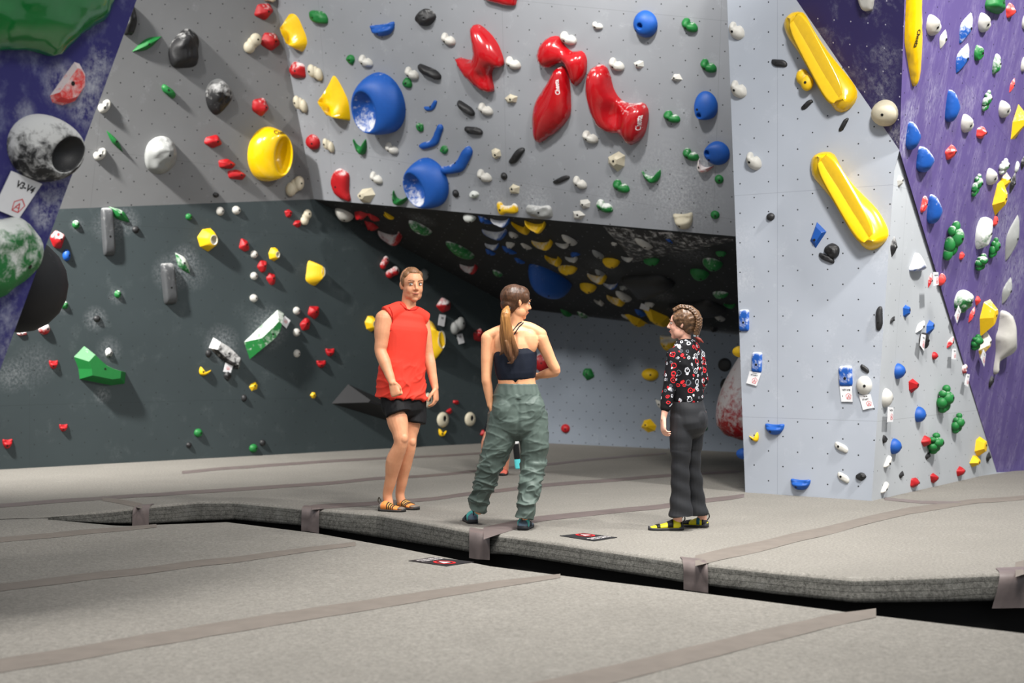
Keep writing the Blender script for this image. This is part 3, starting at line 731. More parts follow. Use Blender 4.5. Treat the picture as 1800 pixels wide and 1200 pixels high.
OX('H', 'X', 'red', [(868, -30), (912, -30), (911, 4), (907, 11), (893, 11), (872, 5), (850, -4)], gloss=True, opt=dict(h=.5), name='climbing_volume', lm='red volume cut by the top edge of the photo')
YT = dict(h=.42, rim=(0, 0, .7, .62, 0, .5))
def trough(col, O, rim, lm, wl='F'):
    return OX(wl, 'B', col, O, gloss=True, chalk=.1, opt=dict(h=.3, rim=rim, seg=True, ring=13), inner=('cream', .3, False), name='climbing_volume', lm=lm, )
y1 = [(1377.5, 45), (1382, 32), (1393, 22), (1405, 20), (1415, 25), (1430, 53), (1453, 87), (1477, 117), (1498, 143), (1507, 160), (1505, 177), (1493, 192), (1477, 198), (1467, 192), (1447, 163), (1427, 133), (1403, 93), (1385, 67)]
y2 = [(1425, 290), (1428, 277), (1440, 268), (1455, 266), (1467, 272), (1480, 297), (1500, 325), (1525, 350), (1545, 372), (1560, 400), (1562, 415), (1552, 430), (1535, 440), (1522, 438), (1512, 428), (1490, 395), (1465, 355), (1440, 325), (1428, 310)]
trough('yellow', y1, (.03, .02, 1.0, .27, -54, .6), 'upper long yellow trough volume')
trough('yellow', y2, (.03, .02, 1.0, .27, -54, .6), 'lower long yellow trough volume')
OX('P2', 'X', 'yellow', [(1592, -40), (1614, -40), (1618, 20), (1622, 60), (1622, 120), (1621, 140), (1616, 152), (1610, 140), (1600, 105), (1592, 75), (1590, 50)], gloss=True, opt=dict(h=.3), name='climbing_volume', text=('Cheeta', (-.12, -.12), -80, .14, M_LETB), lm='long yellow blade volume at the top of the purple wall')
OX('P2', 'X', 'white', [(1753, 560), (1753, 547), (1763, 545), (1771, 557), (1775, 577), (1783, 590), (1788, 605), (1785, 620), (1770, 637), (1756, 652), (1751, 658), (1749, 647), (1751, 620), (1746, 593), (1751, 580)], opt=dict(h=.75, D=.55, fn=lambda v: -.9*math.exp(-((v.x-.2)/.5)**2-((v.y+.55)/.35)**2)), name='climbing_volume', lm='big curved white volume on the purple wall')
OX('L', 'V', 'black', [(583, 709), (612, 675), (664, 698), (722, 722), (735, 748), (684, 740)], chalk=0, opt=dict(h=.55, s=.12, c=(-.3, .2), b=None), name='climbing_volume', lm='black pyramid volume behind the man')
OX('L', 'V', 'green', [(429, 601), (488, 544), (499, 551), (491, 578), (478, 598), (460, 614), (439, 631)], chalk=.7, opt=dict(h=.6, s=.5, c=(.1, .0)), lm='big green wedge bar with a paper tag')
OX('L', 'V', 'green', [(130, 627), (148, 608), (160, 620), (180, 638), (200, 648), (221, 654), (219, 674), (196, 677), (140, 666), (138, 648)], chalk=.3, opt=dict(h=.55, s=.62, c=(0, -.15)), lm='big bright green wedge bar at the left')
OX('L', 'V', 'black', [(367, 611), (375, 593), (400, 608), (424, 632), (419, 649), (396, 637), (380, 624)], chalk=.9, opt=dict(h=.5, s=.7), lm='chalky black bar with a paper tag')
add_hold('L', 'Q', 'dark grey', (177, 365, 203, 450), ang=-86, chalk=.5, opt=dict(w=.28), lm='tall dark grey block nearer the corner of the near wall')
add_hold('L', 'Q', 'dark grey', (282, 462, 312, 535), ang=-84, chalk=.5, opt=dict(w=.33), lm='tall dark grey block beside a green leaf hold')
OX('L', 'P', 'yellow', [(741, 575), (752, 563), (768, 566), (781, 585), (783, 605), (772, 625), (765, 640), (752, 632), (744, 600)], opt=dict(h=.9, rim=(.45, .12, .38, .4, 0, .6), ring=8), inner=('cream', .5, False), lm='big yellow hollow cone to the right of the man')
add_hold('RF', 'K', 'blue', (931, 464, 1003, 526), chalk=.5, opt=dict(h=1.2), name='climbing_volume', lm='large blue ball volume on the cave roof')
OX('RF', 'V', 'black', [(1059, 399), (1289, 419), (1289, 424), (1200, 441), (1130, 456), (1108, 460), (1090, 433)], chalk=.95, opt=dict(h=.045, s=.6, c=(-.45, -.1), b=None), name='climbing_volume', text=('Cheeta', (.2, .42), 176, .17, M_LETW), lm='wide chalky black wedge volume under the overhang edge')
OX('RF', 'X', 'black', [(1091, 488), (1130, 483), (1160, 484), (1187, 498), (1184, 505), (1160, 520), (1145, 527), (1125, 520), (1110, 505)], gloss=False, chalk=.3, opt=dict(h=.3), name='climbing_volume', lm='flat black volume with a chalked lower edge')
OX('RF', 'X', 'black', [(1174, 537), (1215, 532), (1235, 527), (1262, 538), (1279, 548), (1270, 556), (1230, 560), (1200, 552), (1180, 545)], gloss=False, chalk=.3, opt=dict(h=.3), name='climbing_volume', lm='flat black volume above the girl')
# red cone on the hidden side of the pillar
pk = PL['S']; Cn = pk.hit(1322, 700) if abs(ray(1322, 700).dot(pk.n)) > 1e-4 else V(2.5, 14.6, .7)
Cn = V(2.42, 14.3, .78); vs, fs = [], []; n = 32
sd = V(pk.n.x, pk.n.y, 0).normalized(); td = sd.cross(V(0, 0, 1)).normalized()
for k, (zz, hh) in enumerate(((.52, 0), (.5, .06), (.36, .2), (.16, .32), (-.04, .4), (-.2, .39), (-.34, .28), (-.42, .12), (-.45, 0))):
    pass
for i in range(13):
    t = i/12; zc = .62-1.12*t; wdt = .02+.37*math.sin(min(1, t*1.12)**1.15*math.pi*.62)*(1 if t < .86 else math.sqrt(max(0, 1-((t-.86)/.14)**2))*.9+.0)
    for j in range(n):
        a = math.pi*j/(n-1); vs.append(Cn+V(0, 0, zc)+td*(math.cos(a)*wdt)+sd*(math.sin(a)*wdt*1.0)-sd*.02)
for i in range(12):
    for j in range(n-1): fs.append((i*n+j, i*n+j+1, (i+1)*n+j+1, (i+1)*n+j))
fs.append(list(range(12*n, 13*n))); fs.append(list(range(n)))
tag(from_data('climbing_volume', vs, fs, m_hold('red', .9, True)), 'big glossy red cone volume chalked white, on the hidden side of the pillar', 'climbing volume')

# ---- everything else: wall kind colour x0 y0 x1 y1 angle chalk  [| own description]
ROWS = '''
U R black 215 8 241 62 80 .2|dark rock hold half behind the near purple wall
U L green 232 64 284 91 22 .2|thin bright green sliver hold
U R black 296 50 350 120 0 .4|biggest black rock hold on the upper left wall
U E green 284 148 309 173 -35 .3
U Y white 172 175 195 199 70 .1
U L green 187 229 216 267 -52 .3|green leaf hold on the upper left wall
U Y white 164 260 187 282 70 .1
U R grey 254 239 311 306 0 .5|big grey rock hold white with chalk
U R black 361 138 408 202 0 .8|black rock hold chalked white on one side
U N red 443 172 472 204 0 .4
U D cream 428 58 460 94 60 .1
U N red 458 57 492 89 0 .4
U N red 447 6 480 35 0 .4
U D cream 462 -14 486 4 0 .1|cream hold cut by the top edge of the photo
U N red 359 237 390 260 0 .2
U N red 384 279 414 297 0 .2
U N red 400 298 432 316 0 .2
U D cream 502 309 535 345 40 .1
U K black 374 338 385 347 0 0|tiny black knob beside the paint line
H P yellow 492 22 541 92 0 .1 P|upper yellow hollow cone in the corner
H E green 543 18 577 42 -18 .3
H J blue 650 38 694 64 0 .3
H R black 729 15 767 46 0 .4|round black rock hold near the top of the overhang
H Y white 630 96 656 118 0 .1
H Y white 711 117 737 140 0 .1
H Y white 775 57 801 80 0 .1
H Y white 888 99 916 122 0 .1
H Y white 984 55 1014 79 0 .1
H Y white 840 180 867 203 0 .1
H Y white 1070 101 1098 125 0 .1
H Y white 838 297 865 320 0 .1
H Y white 1007 309 1032 332 0 .1
H Y white 1023 229 1052 252 0 .1
H Y white 677 250 701 271 0 .1
H Y white 650 301 673 323 0 .1
H R green 608 96 624 114 0 .2
H R green 707 136 725 155 0 .2
H R green 731 216 745 232 0 .5
H R green 773 255 788 271 0 .5
H N red 508 108 538 137 0 .6
H D cream 540 113 568 142 150 .1
H D cream 515 168 541 198 150 .1
H W yellow 557 132 616 212 0 .1 T|big yellow pointed cone with a hollow
H K red 537 236 563 263 0 .4
H D cream 567 243 588 268 150 .1
H C green 620 244 645 272 0 .1
H V red 581 296 617 356 0 .6 S|tall red slab hold above the cave corner
H W cream 628 330 660 356 0 .1
H C green 689 334 718 361 -25 .1
H Y white 1041 38 1060 52 10 .1
H B blue 1113 18 1156 66 0 .1 b1|round blue ball hold with a small hollow
H Y green 1198 31 1227 57 -10 .3
H Y green 1231 103 1260 128 -5 .3
H Y green 1166 194 1196 216 -10 .4
H Y green 1200 260 1229 283 -5 .5
H Y green 1077 315 1107 339 -5 .4
H C green 1128 297 1162 322 5 .4
H Y green 1048 350 1078 374 0 .8
H W white 1114 106 1132 121 0 .1
H W white 1180 130 1200 144 0 .1
H B blue 1220 160 1262 211 0 .1 b2|egg-shaped blue ball hold right of the red boot volume
H B blue 1237 248 1283 290 0 .1 b3|lowest blue ball hold beside the pillar
H C red 1225 278 1256 304 -30 1.2|small chalky red hold under a blue ball
H K green 1256 307 1272 323 0 .1
H K green 1249 370 1265 385 0 .1
H E black 734 112 776 140 -32 .2
H E black 803 176 835 204 -42 .1
H E black 816 222 849 237 -15 .2
H E black 894 259 923 288 45 .2 F
H K black 880 303 892 316 0 .1
H E black 972 308 1002 323 15 .2 F
H K black 795 333 807 347 0 .1
H W cream 887 165 910 181 0 .1
H W cream 864 260 881 280 0 .1
H W cream 895 323 914 340 0 .1
H W cream 1069 266 1099 302 0 .1|faceted cream hold between red and green holds
H W white 1019 350 1038 367 0 .1
H W white 1007 370 1029 386 0 .1
H X blue 745 176 768 195 0 .1 V|small blue tick-shaped hold
H X blue 736 218 779 262 0 .3 V|medium blue chevron hold
H X blue 771 256 831 306 0 .4 V|large blue chevron hold
H R green 825 335 842 348 0 1.2
H C yellow 872 354 912 378 0 .7 Y|yellow saddle hold just above the cave lip
H Q grey 924 360 973 384 0 .7 H|grey oblong hold just above the cave lip
H J cream 1183 373 1218 403 0 .1|cream jug just above the cave lip
L N red 88 405 114 437 0 .6
L K blue 110 438 124 459 0 .1|small blue knob at the edge of the near wall
L K green 127 387 140 402 0 .6
L L green 191 363 228 391 -42 .5
L K black 232 397 245 410 0 .1
L K green 326 375 338 387 0 .3
L P yellow 347 401 383 442 0 .1 Q|yellow hollow cone below the paint line
L K white 380 363 394 379 0 .1
L K white 408 362 423 377 0 .1
L N red 420 419 438 442 0 .1
L N red 500 368 514 382 0 .1
L N red 515 387 529 400 0 .1
L D cream 528 368 548 396 70 .1|cream double-knob hold on the dark left wall
L K white 440 440 453 454 0 .1
L P yellow 472 435 492 459 0 .1 Q
L N red 452 457 469 479 0 .1
L N red 468 479 484 501 0 .1
L K white 440 478 453 492 0 .1
L K white 439 517 453 531 0 .1
L P yellow 536 457 573 503 0 .1 Q2|yellow square wedge with a long shadow
L K white 515 539 528 553 0 .1
L N red 541 538 561 561 0 .1
L N red 527 558 545 581 0 .1
L K white 515 577 528 591 0 .1
L K white 516 614 528 628 0 .1
L J red 572 612 588 626 0 .1
L J red 556 633 573 646 0 .1
L K black 361 614 372 628 0 .1
L R black 393 652 407 669 0 .1
L C yellow 350 644 371 660 -20 .1
L L green 308 444 334 481 -48 .9|green leaf hold dusted with chalk
L K green 201 510 213 524 0 .5
L K green 107 529 120 543 0 .5
L K black 164 554 177 566 0 .1
L K red 67 567 88 588 0 .9|round red knob with chalk under the dark ball
L E red 30 582 47 590 0 .9
L R black 185 611 198 629 0 .9
L J red 86 633 102 648 0 .1
L J red 104 745 119 758 0 .1
L J red 4 771 22 788 0 .1
L K green 341 753 356 768 0 .1
L K black 327 777 337 787 0 .1
L W yellow 438 671 453 687 0 .1
L K black 424 693 434 706 0 .1
L W yellow 545 689 556 700 0 .1
L K green 438 780 453 795 0 .1
L K black 456 772 467 784 0 .1
L P yellow 641 555 664 583 0 .1 Q|yellow hold peeping out behind the man's arm
L N red 767 523 792 549 0 .7|chalky red hold above the big yellow cone
L D grey 792 557 818 588 30 .3|grey double-knob hold with a tag
L N red 832 577 850 600 0 .4
L P cream 745 690 761 717 0 .1 O
L P cream 768 724 789 751 0 .1 O
L P cream 817 724 836 749 0 .1 O
L C yellow 771 753 785 767 -10 .1
L N red 796 703 807 711 0 .1
L N red 784 717 795 728 0 .1
L N red 844 755 856 767 0 .1
L K grey 739 472 754 493 0 .1|grey knob beside the man's head
L D red 668 450 684 473 60 .7
L D red 678 468 702 489 30 .7
RF A white 589 366 622 390 -35 .2
RF N red 623 371 647 387 0 .5|leftmost red hold on the cave roof
RF N red 647 375 666 389 0 .5
RF N red 641 388 665 406 0 .5
RF C red 664 405 707 432 -12 .9|wide red crescent hold at the cave mouth
RF C yellow 677 372 690 386 20 .1
RF B green 724 387 754 414 0 1.0 b1|green hollow hold white with chalk
RF A green 797 424 821 456 -60 .9|green teardrop hold on the cave roof
RF K green 814 377 837 391 0 1.4
RF N blue 844 379 862 394 0 .8
RF C blue 862 385 897 398 -8 .9
RF C blue 847 405 892 419 -8 .9
RF C blue 852 428 878 439 -8 .9
RF N blue 855 437 870 449 0 .5
RF N blue 889 432 902 447 0 .3
RF N blue 907 453 920 464 0 .1
RF W white 889 425 905 437 0 .4
RF W white 917 427 933 439 0 .4
RF K white 894 407 911 419 0 .4
RF C yellow 900 389 930 413 -20 .3
RF C yellow 922 387 960 411 -15 .3
RF C yellow 934 421 972 440 0 .6
RF A white 991 412 1011 432 -42 .4
RF C white 976 426 1001 436 0 .4
RF C yellow 957 448 988 469 -10 .5
RF A yellow 981 466 1015 484 -10 .7
RF C white 993 449 1016 462 10 .4
RF N blue 1003 443 1020 452 0 .1
RF A grey 1042 439 1061 455 -40 .6
RF A yellow 1059 453 1090 472 0 .2
RF C yellow 1032 480 1067 500 -5 .7
RF A yellow 1019 497 1049 516 -10 .4
RF R grey 1046 473 1064 486 0 .6
RF C blue 1060 498 1086 508 -10 .8
RF R grey 1089 502 1105 511 0 .6
RF C yellow 1066 518 1100 539 0 .6
RF A white 1085 511 1108 531 -40 .4
RF C white 1044 526 1062 538 0 .3
RF C red 808 464 840 482 -5 .8|pink chalked crescent hold on the cave roof
RF K green 866 474 884 487 0 .9
RF A green 1213 472 1247 494 -10 .3
RF A green 1258 441 1277 452 0 .1
RF A green 1235 453 1271 477 -30 .8
RF A green 1253 512 1281 525 0 .8
RF C green 1272 533 1293 543 0 .2
RF K white 1257 551 1273 565 0 .5|small white ball hold near the pillar
RF W white 1074 425 1085 433 0 .2
RF C white 1092 450 1114 461 -10 .3
RF A green 1131 453 1160 467 0 .4
RF N blue 1119 543 1134 557 0 .4
RF A white 1133 531 1151 541 0 .3
RF W yellow 1108 552 1130 575 0 .5
RF W yellow 1140 543 1176 575 0 .3|yellow diamond hold at the roof's back edge
RF E white 1094 552 1110 562 -30 .3
RF N black 1248 574 1263 584 0 0
RF N green 988 543 1005 557 0 .3
RF N green 1019 547 1031 560 0 1.0
RF A white 1118 413 1147 439 -10 .3 GR|pale green egg hold on the black wedge volume
RF N blue 1171 415 1184 428 0 .1|small blue knob on the black wedge volume
B J yellow 1160 588 1193 617 0 .9|yellow round hold in front of the girl's chin
B K yellow 1128 647 1158 669 0 .1|yellow bean hold on the cave back wall
B W yellow 1127 736 1154 760 0 .1|yellow block hold low on the cave back wall
B N green 1024 647 1045 668 0 .1|dark green hold on the cave back wall
B K red 986 745 1002 761 0 .1|small round red knob low on the cave back wall
B K red 938 620 968 654 0 .5|red hold showing past the woman's elbow
B L white 1152 702 1168 719 -42 .1|white sliver hold beside the girl's arm
B K black 1262 629 1286 653 0 .1 BD
B K black 1266 664 1290 690 0 .1 BD
B K green 1234 748 1244 757 0 .1|tiny lime hold behind the girl's hip
F Y white 1281 38 1309 70 10 .1
F Y white 1284 141 1313 173 10 .1
F Y white 1311 267 1339 299 10 .2
F E black 1356 104 1384 118 -15 .1 F
F E black 1408 175 1429 193 35 .1 F
F E black 1474 207 1492 231 55 .1 F
F D yellow 1399 121 1430 160 -40 .4|round yellow split hold beside the upper trough
F K black 1347 374 1362 388 0 .1
F V blue 1424 390 1453 436 0 .3 BW|blue diamond wedge on the pillar front
F R black 1448 427 1476 455 0 .3|larger of the paired black holds below the blue wedge
F E black 1439 444 1467 463 -28 .3 F
F Q blue 1299 544 1317 582 90 .7 q
F Q blue 1321 619 1340 655 88 .7 q
F Q blue 1474 643 1499 679 92 .7 q
F K white 1505 660 1533 694 0 .1|white drop hold above a START tag on the pillar front
F E black 1512 640 1528 656 -35 .1 F
F J blue 1345 744 1379 764 0 .1
F J blue 1390 841 1425 861 0 .1
F C yellow 1317 759 1334 776 30 .1|small yellow claw hold on the pillar front
F E white 1467 776 1491 796 -28 .1 F
F E white 1472 829 1493 849 -28 .1 F
F R black 1504 830 1523 845 0 .1
F E black 1539 538 1552 581 84 .3|long thin black bar at the pillar corner
P1 X white 1505 -12 1538 20 0 .1 PW|white square hold at the top of the shaded purple wall
P1 K cream 1531 175 1579 222 0 .1|large smooth cream disc hold
R L black 1565 415 1577 452 85 .6
R X blue 1598 444 1629 477 0 1.2 SL|blue sail-shaped hold whitened by chalk
R L red 1631 480 1639 506 70 .6
R W blue 1587 535 1601 558 0 .2
R W blue 1628 562 1643 588 0 .1
R L black 1609 563 1626 585 50 1.2
R R black 1615 584 1634 614 0 .2|shiny black hold under a chalk-white one
R L red 1664 591 1677 612 60 .6
R K red 1638 618 1649 632 0 .1
R K blue 1572 638 1592 666 0 .1
R W red 1597 665 1616 691 0 .1
R R red 1691 638 1701 657 0 .9
R K white 1550 682 1570 716 0 .3|white drop hold above a tag at the pillar corner
R G green 1647 676 1678 726 0 .2
R G green 1673 725 1696 762 0 .2
R G green 1631 760 1660 798 0 .2
R K blue 1608 714 1628 742 0 .1
R K blue 1565 770 1585 798 0 .1
R N red 1619 765 1637 785 0 .1
R R black 1551 764 1560 779 0 .2
R L black 1580 827 1589 841 80 .1
R L black 1626 794 1636 808 80 .1
R E white 1553 800 1568 822 50 .1
R E white 1548 846 1563 867 50 .1
R N red 1600 840 1617 856 0 .1
R N red 1635 831 1650 849 0 .1
R N red 1681 819 1697 837 0 .1
R W yellow 1713 767 1736 803 0 .1
R W yellow 1704 801 1724 820 0 .1
R L black 1733 793 1742 813 80 .1
R W white 1577 308 1588 329 0 .1|small white hold near the pillar's top corner
R L black 1564 555 1573 569 60 .3
P2 Y white 1628 25 1655 63 30 .2
P2 L white 1651 52 1665 86 85 .2|white leaf hold on the purple wall
P2 L blue 1686 22 1710 77 78 .9
P2 L blue 1680 76 1704 129 78 .8
P2 Y white 1719 22 1742 57 30 .3
P2 R green 1712 79 1730 107 0 .6
P2 R green 1744 94 1760 131 0 .9
P2 R green 1731 -15 1768 25 0 .4|green hold cut by the top edge of the purple wall
P2 N coral 1768 5 1786 32 0 .6
P2 K white 1796 25 1812 51 0 .3|upper white hold at the photo's right edge
P2 K white 1794 99 1808 126 0 .3|lower white hold at the photo's right edge
P2 L coral 1774 137 1784 163 75 .6
P2 G green 1727 158 1743 196 0 .8
P2 X blue 1661 158 1688 215 0 .5 SB
P2 X blue 1592 214 1619 263 0 .6 SB
P2 X blue 1611 257 1643 303 0 .6 SB
P2 Y white 1689 200 1712 233 30 .2
P2 Y white 1755 176 1777 207 30 .2
P2 N coral 1716 222 1735 244 0 .5
P2 N coral 1661 254 1682 281 0 .4
P2 W yellow 1780 183 1802 245 0 .6
P2 G green 1708 305 1728 346 0 .7
P2 Y white 1733 295 1754 325 30 .2
P2 G green 1756 278 1775 307 0 1.2
P2 W yellow 1757 303 1777 334 0 .7
P2 W yellow 1744 315 1771 379 0 .4|tall yellow faceted hold on the purple wall
P2 R coral 1619 344 1630 374 0 .7
P2 X blue 1629 342 1657 393 0 .6 SB
P2 G green 1658 388 1695 458 0 .5|biggest green ball-cluster hold
P2 N coral 1686 442 1696 457 0 .1
P2 R green 1714 381 1746 438 0 1.3|tall green hold whitened by chalk on the purple wall
P2 R coral 1745 379 1755 398 0 .2
P2 G green 1738 417 1759 454 0 .4
P2 G green 1714 445 1737 476 0 .6
P2 L grey 1771 377 1788 459 84 .5|long grey leaf-shaped hold on the purple wall
P2 K coral 1649 480 1663 502 0 .5
P2 R green 1677 509 1712 550 0 1.0|rounded green hold with a tag on the purple wall
P2 N coral 1714 520 1724 537 0 .1
P2 L coral 1702 539 1714 567 70 .6
P2 W yellow 1722 526 1755 592 0 .5|big yellow faceted hold beside the curved white volume
P2 L grey 1761 487 1779 534 80 .5
P2 G green 1707 587 1729 616 0 .2
P2 W yellow 1720 582 1743 629 0 1.1|pale yellow hold with a tag on the purple wall
P2 R black 1738 660 1747 681 0 .3
P2 L black 1776 303 1784 341 84 .7
P2 L black 1794 272 1804 299 84 .7
P2 K green 1785 283 1791 303 0 1.2
'''
SPEC = {
 'P': dict(O=[(503, 26), (515, 24), (525, 32), (533, 48), (540, 64), (540, 78), (528, 91), (516, 78), (505, 76), (495, 62), (492, 46), (497, 36)], kind='P', opt=dict(h=.8, rim=(-.42, .0, .36, .42, 20, .8), tilt=(1.1, .2))),
 'T': dict(O=[(582, 133), (592, 140), (606, 162), (614, 180), (616, 208), (612, 212), (596, 206), (580, 198), (566, 192), (558, 182), (560, 165), (572, 144)], kind='P', opt=dict(h=.85, rim=(-.45, -.25, .34, .36, 10, .7), tilt=(1.1, .7))),
 'S': dict(O=[(586, 303), (596, 296), (607, 300), (615, 308), (614, 335), (617, 354), (606, 352), (594, 346), (587, 338), (581, 318)], kind='X', opt=dict(h=.5, p=4, q=.6, b=(-.3, .0))),
 'b1': dict(opt=dict(rim=(-.15, .0, .24, .24, 0, .6), h=.8, b=(-.62, -.3))), 'b2': dict(opt=dict(rim=(-.45, -.55, .22, .2, 0, .5), h=.8, b=(-.5, -.1))), 'b3': dict(opt=dict(rim=(-.55, .25, .2, .26, 0, .5), h=.8, b=(-.5, -.35))),
 'Q': dict(opt=dict(rim=(.35, -.05, .36, .38, 0, .7), h=.95, ring=8), inner=('cream', .6, False)),
 'Q2': dict(opt=dict(rim=(.75, .1, .22, .36, 0, .5), h=.95, ring=8), inner=('cream', .6, False), O=[(543, 458), (562, 464), (572, 475), (568, 492), (558, 502), (537, 493), (538, 476)]),
 'O': dict(kind='B', opt=dict(rim=(.05, .15, .26, .4, 0, .9), h=.45), inner=('black', .1, False)),
 'GR': dict(opt=dict(h=.8)), 'BD': dict(opt=dict(h=.35, b=None)), 'F': dict(opt=dict(w=.45, h=.45)), 'q': dict(opt=dict(w=.5, h=.4)),
 'H': dict(kind='R', opt=dict(h=.6), O=[(926, 363), (930, 360), (950, 362), (966, 361), (972, 370), (971, 382), (950, 384), (930, 378), (924, 372)]),
 'Y': dict(O=[(873, 356), (880, 355), (885, 361), (898, 361), (903, 357), (910, 361), (911, 372), (903, 375), (890, 374), (882, 378), (875, 371)], kind='X', opt=dict(h=.5, p=3, b=(-.6, -.1))),
 'PW': dict(O=[(1506, -20), (1538, -20), (1536, 14), (1530, 19), (1518, 20), (1510, 8)], kind='X', opt=dict(h=.4, p=3, b=(-.2, .2))),
 'BW': dict(O=[(1436, 390), (1453, 407), (1434, 436), (1424, 423)], kind='V', opt=dict(h=.35, s=.6, b=(-.3, -.4))),
}
CHEV = {(745, 176): [(763, 176), (768, 178), (765, 188), (760, 194), (750, 195), (745, 188), (755, 187), (760, 181)],
        (736, 218): [(771, 218), (779, 223), (774, 240), (767, 255), (744, 262), (736, 256), (742, 251), (757, 246), (764, 233)],
        (771, 256): [(823, 256), (831, 267), (822, 287), (811, 302), (782, 306), (772, 295), (788, 291), (803, 282), (812, 266)]}
def saddle(b):
    x0, y0, x1, y1 = b; w, h = x1-x0, y1-y0
    return [(x0+w*.12, y0), (x0+w*.4, y0+h*.05), (x0+w*.85, y0+h*.25), (x1, y0+h*.55), (x0+w*.85, y0+h*.85), (x0+w*.55, y1), (x0+w*.35, y0+h*.6), (x0+w*.05, y0+h*.35)]
for row in ROWS.strip().split('\n'):
    d, _, lm = row.partition('|'); f = d.split(); wl, kind, col = f[:3]
    box = tuple(float(x) for x in f[3:7]); ang, ch = float(f[7]), float(f[8]); sp = dict(SPEC.get(f[9], {})) if len(f) > 9 else {}
    kw = dict(opt=sp.get('opt', {})); kind = sp.get('kind', kind)
    if sp.get('inner'): kw['inner'] = sp['inner']
    O = sp.get('O')
    if len(f) > 9 and f[9] == 'V': O = CHEV[(int(f[3]), int(f[4]))]; kind = 'X'; kw['opt'] = dict(h=.35, p=4, c=(.35, -.45), b=(0, -.15))
    if len(f) > 9 and f[9] in ('SB', 'SL'):
        x0, y0, x1, y1 = box; w, h = x1-x0, y1-y0
        O = [(x0+w*.15, y0), (x0+w*.55, y0+h*.12), (x1, y0+h*.5), (x0+w*.75, y0+h*.8), (x0+w*.45, y1), (x0, y0+h*.85), (x0, y0+h*.3)] if f[9] == 'SB' else [(x0+w*.45, y0), (x0+w*.65, y0+h*.3), (x1, y0+h*.85), (x0+w*.6, y1), (x0, y0+h*.95), (x0+w*.2, y0+h*.5)]
        kind = 'X'; kw['opt'] = dict(h=.8, D=.8, b=None)
    if col in ('blue', 'red') and wl in ('F', 'R') and kind == 'K': kw['opt'] = dict(h=.95)
    name = 'climbing_hold'
    if wl == 'F' and kind == 'W': pass
    kw.update(ang=ang, chalk=ch, lm=lm or None, name=name, gloss=(col == 'yellow' and kind == 'P' and wl == 'H'))
    if kind in 'ELQ' and not O and wl not in ('RF', 'R', 'P2'):
        W_, H_ = box[2]-box[0], box[3]-box[1]; c_, s_ = abs(math.cos(math.radians(ang))), abs(math.sin(math.radians(ang))); dt = c_*c_-s_*s_
        if abs(dt) > .15: L_, T_ = (W_*c_-H_*s_)/dt, (H_*c_-W_*s_)/dt
        else: L_, T_ = (W_+H_)/2/1.1, (W_+H_)/2*.3
        w_ = max({'E': .3, 'L': .16, 'Q': .2}[kind], min(.7 if kind == 'Q' else .42, T_/max(L_, 1e-3))) if L_ > 0 else .3
        kw['opt'] = dict(kw['opt'], w=w_)
    if O: OX(wl, kind, col, O, **kw)
    else: add_hold(wl, kind, col, box, **kw)
# holds peeping round the pillar's hidden left side
for (u, v, r, col, s) in ((1303, 618, .045, 'yellow', 'small yellow hold peeping from the hidden left side of the pillar'), (1312, 801, .045, 'blue', 'small blue hold peeping from the hidden left side of the pillar')):
    t = (v-300)/565; p0 = pS.hit(u+4, v) if False else None
    f = pF.hit(1310-(865-v)/27.03, v); q = f+V(bk.x-a0.x, bk.y-a0.y, 0).normalized()*.25
    vs, fs = spheres([(0, 0, 0, 1, 1, 1)]); vs = [V(a.x*r*1.7, a.y*r*1.5, a.z*r*1.15)+q for a in vs]
    tag(from_data('climbing_hold', vs, fs, m_hold(col, .1)), s, 'climbing hold')

# ---- route tags: paper cards taped under start holds
def route_tag(wl, qd, rows, label, rot=0, lg=(.68, .35, .26), off=.012):
    pl = PL[wl]; q = [pl.hit(*p)+pl.n*off for p in qd]; th = pl.n*.002
    o = from_data('route_tag', [p+th for p in q]+[p-th for p in q], [(0, 1, 2, 3), (7, 6, 5, 4), (0, 4, 5, 1), (1, 5, 6, 2), (2, 6, 7, 3), (3, 7, 4, 0)], M_PAPER, smooth=False)
    for s, b in rows: text_on(q, s, b, pl.n*.004, M_INK, o, bold=.03)
    asp = ((q[1]-q[0]).length)/((q[0]-q[3]).length)
    if lg: logo(q, lg[0], lg[1], lg[2], pl.n*.004, M_INKR, o, asp)
    return tag(o, label, 'route tag')
route_tag('FG', [(17, 300), (71, 323), (30, 384), (-14, 366)], [('V3-V4', (.3, .68, .9, .86))], 'white route tag lettered V3-V4 under the chalky ball hold', lg=(.72, .28, .22))
route_tag('F', [(1319, 652), (1339, 655.5), (1331, 678), (1313, 673)], [('START', (.2, .7, .8, .8)), ('JUNK', (.3, .86, .7, .93))], 'white START tag under the blue block nearest the pillar left edge')
route_tag('F', [(1477, 678.5), (1498.5, 678.5), (1500, 706), (1480, 705.5)], [('V7-V8', (.18, .7, .86, .82)), ('1', (.15, .3, .2, .42))], 'white tag lettered V7-V8 under a blue block')
route_tag('F', [(1511, 694.5), (1531, 692.5), (1537, 716), (1518, 720)], [('V4', (.35, .84, .7, .93)), ('START', (.2, .62, .75, .73))], 'white START tag under the white drop hold on the pillar front')
route_tag('R', [(1614, 477), (1623, 477), (1623.5, 499), (1614.5, 501)], [('V4-V5', (.15, .7, .85, .82))], 'white route tag hanging under the blue sail-shaped hold', off=.13)
route_tag('R', [(1610, 586), (1617, 588), (1614, 616), (1607, 606)], [('V2', (.25, .7, .75, .82))], 'white route tag beside the shiny black hold on the pillar side', off=.05)
route_tag('R', [(1665, 612), (1671, 612), (1670.5, 631), (1663.5, 630)], [('V3', (.25, .72, .75, .84))], 'white route tag under a red hold near the pillar diagonal edge', off=.05)
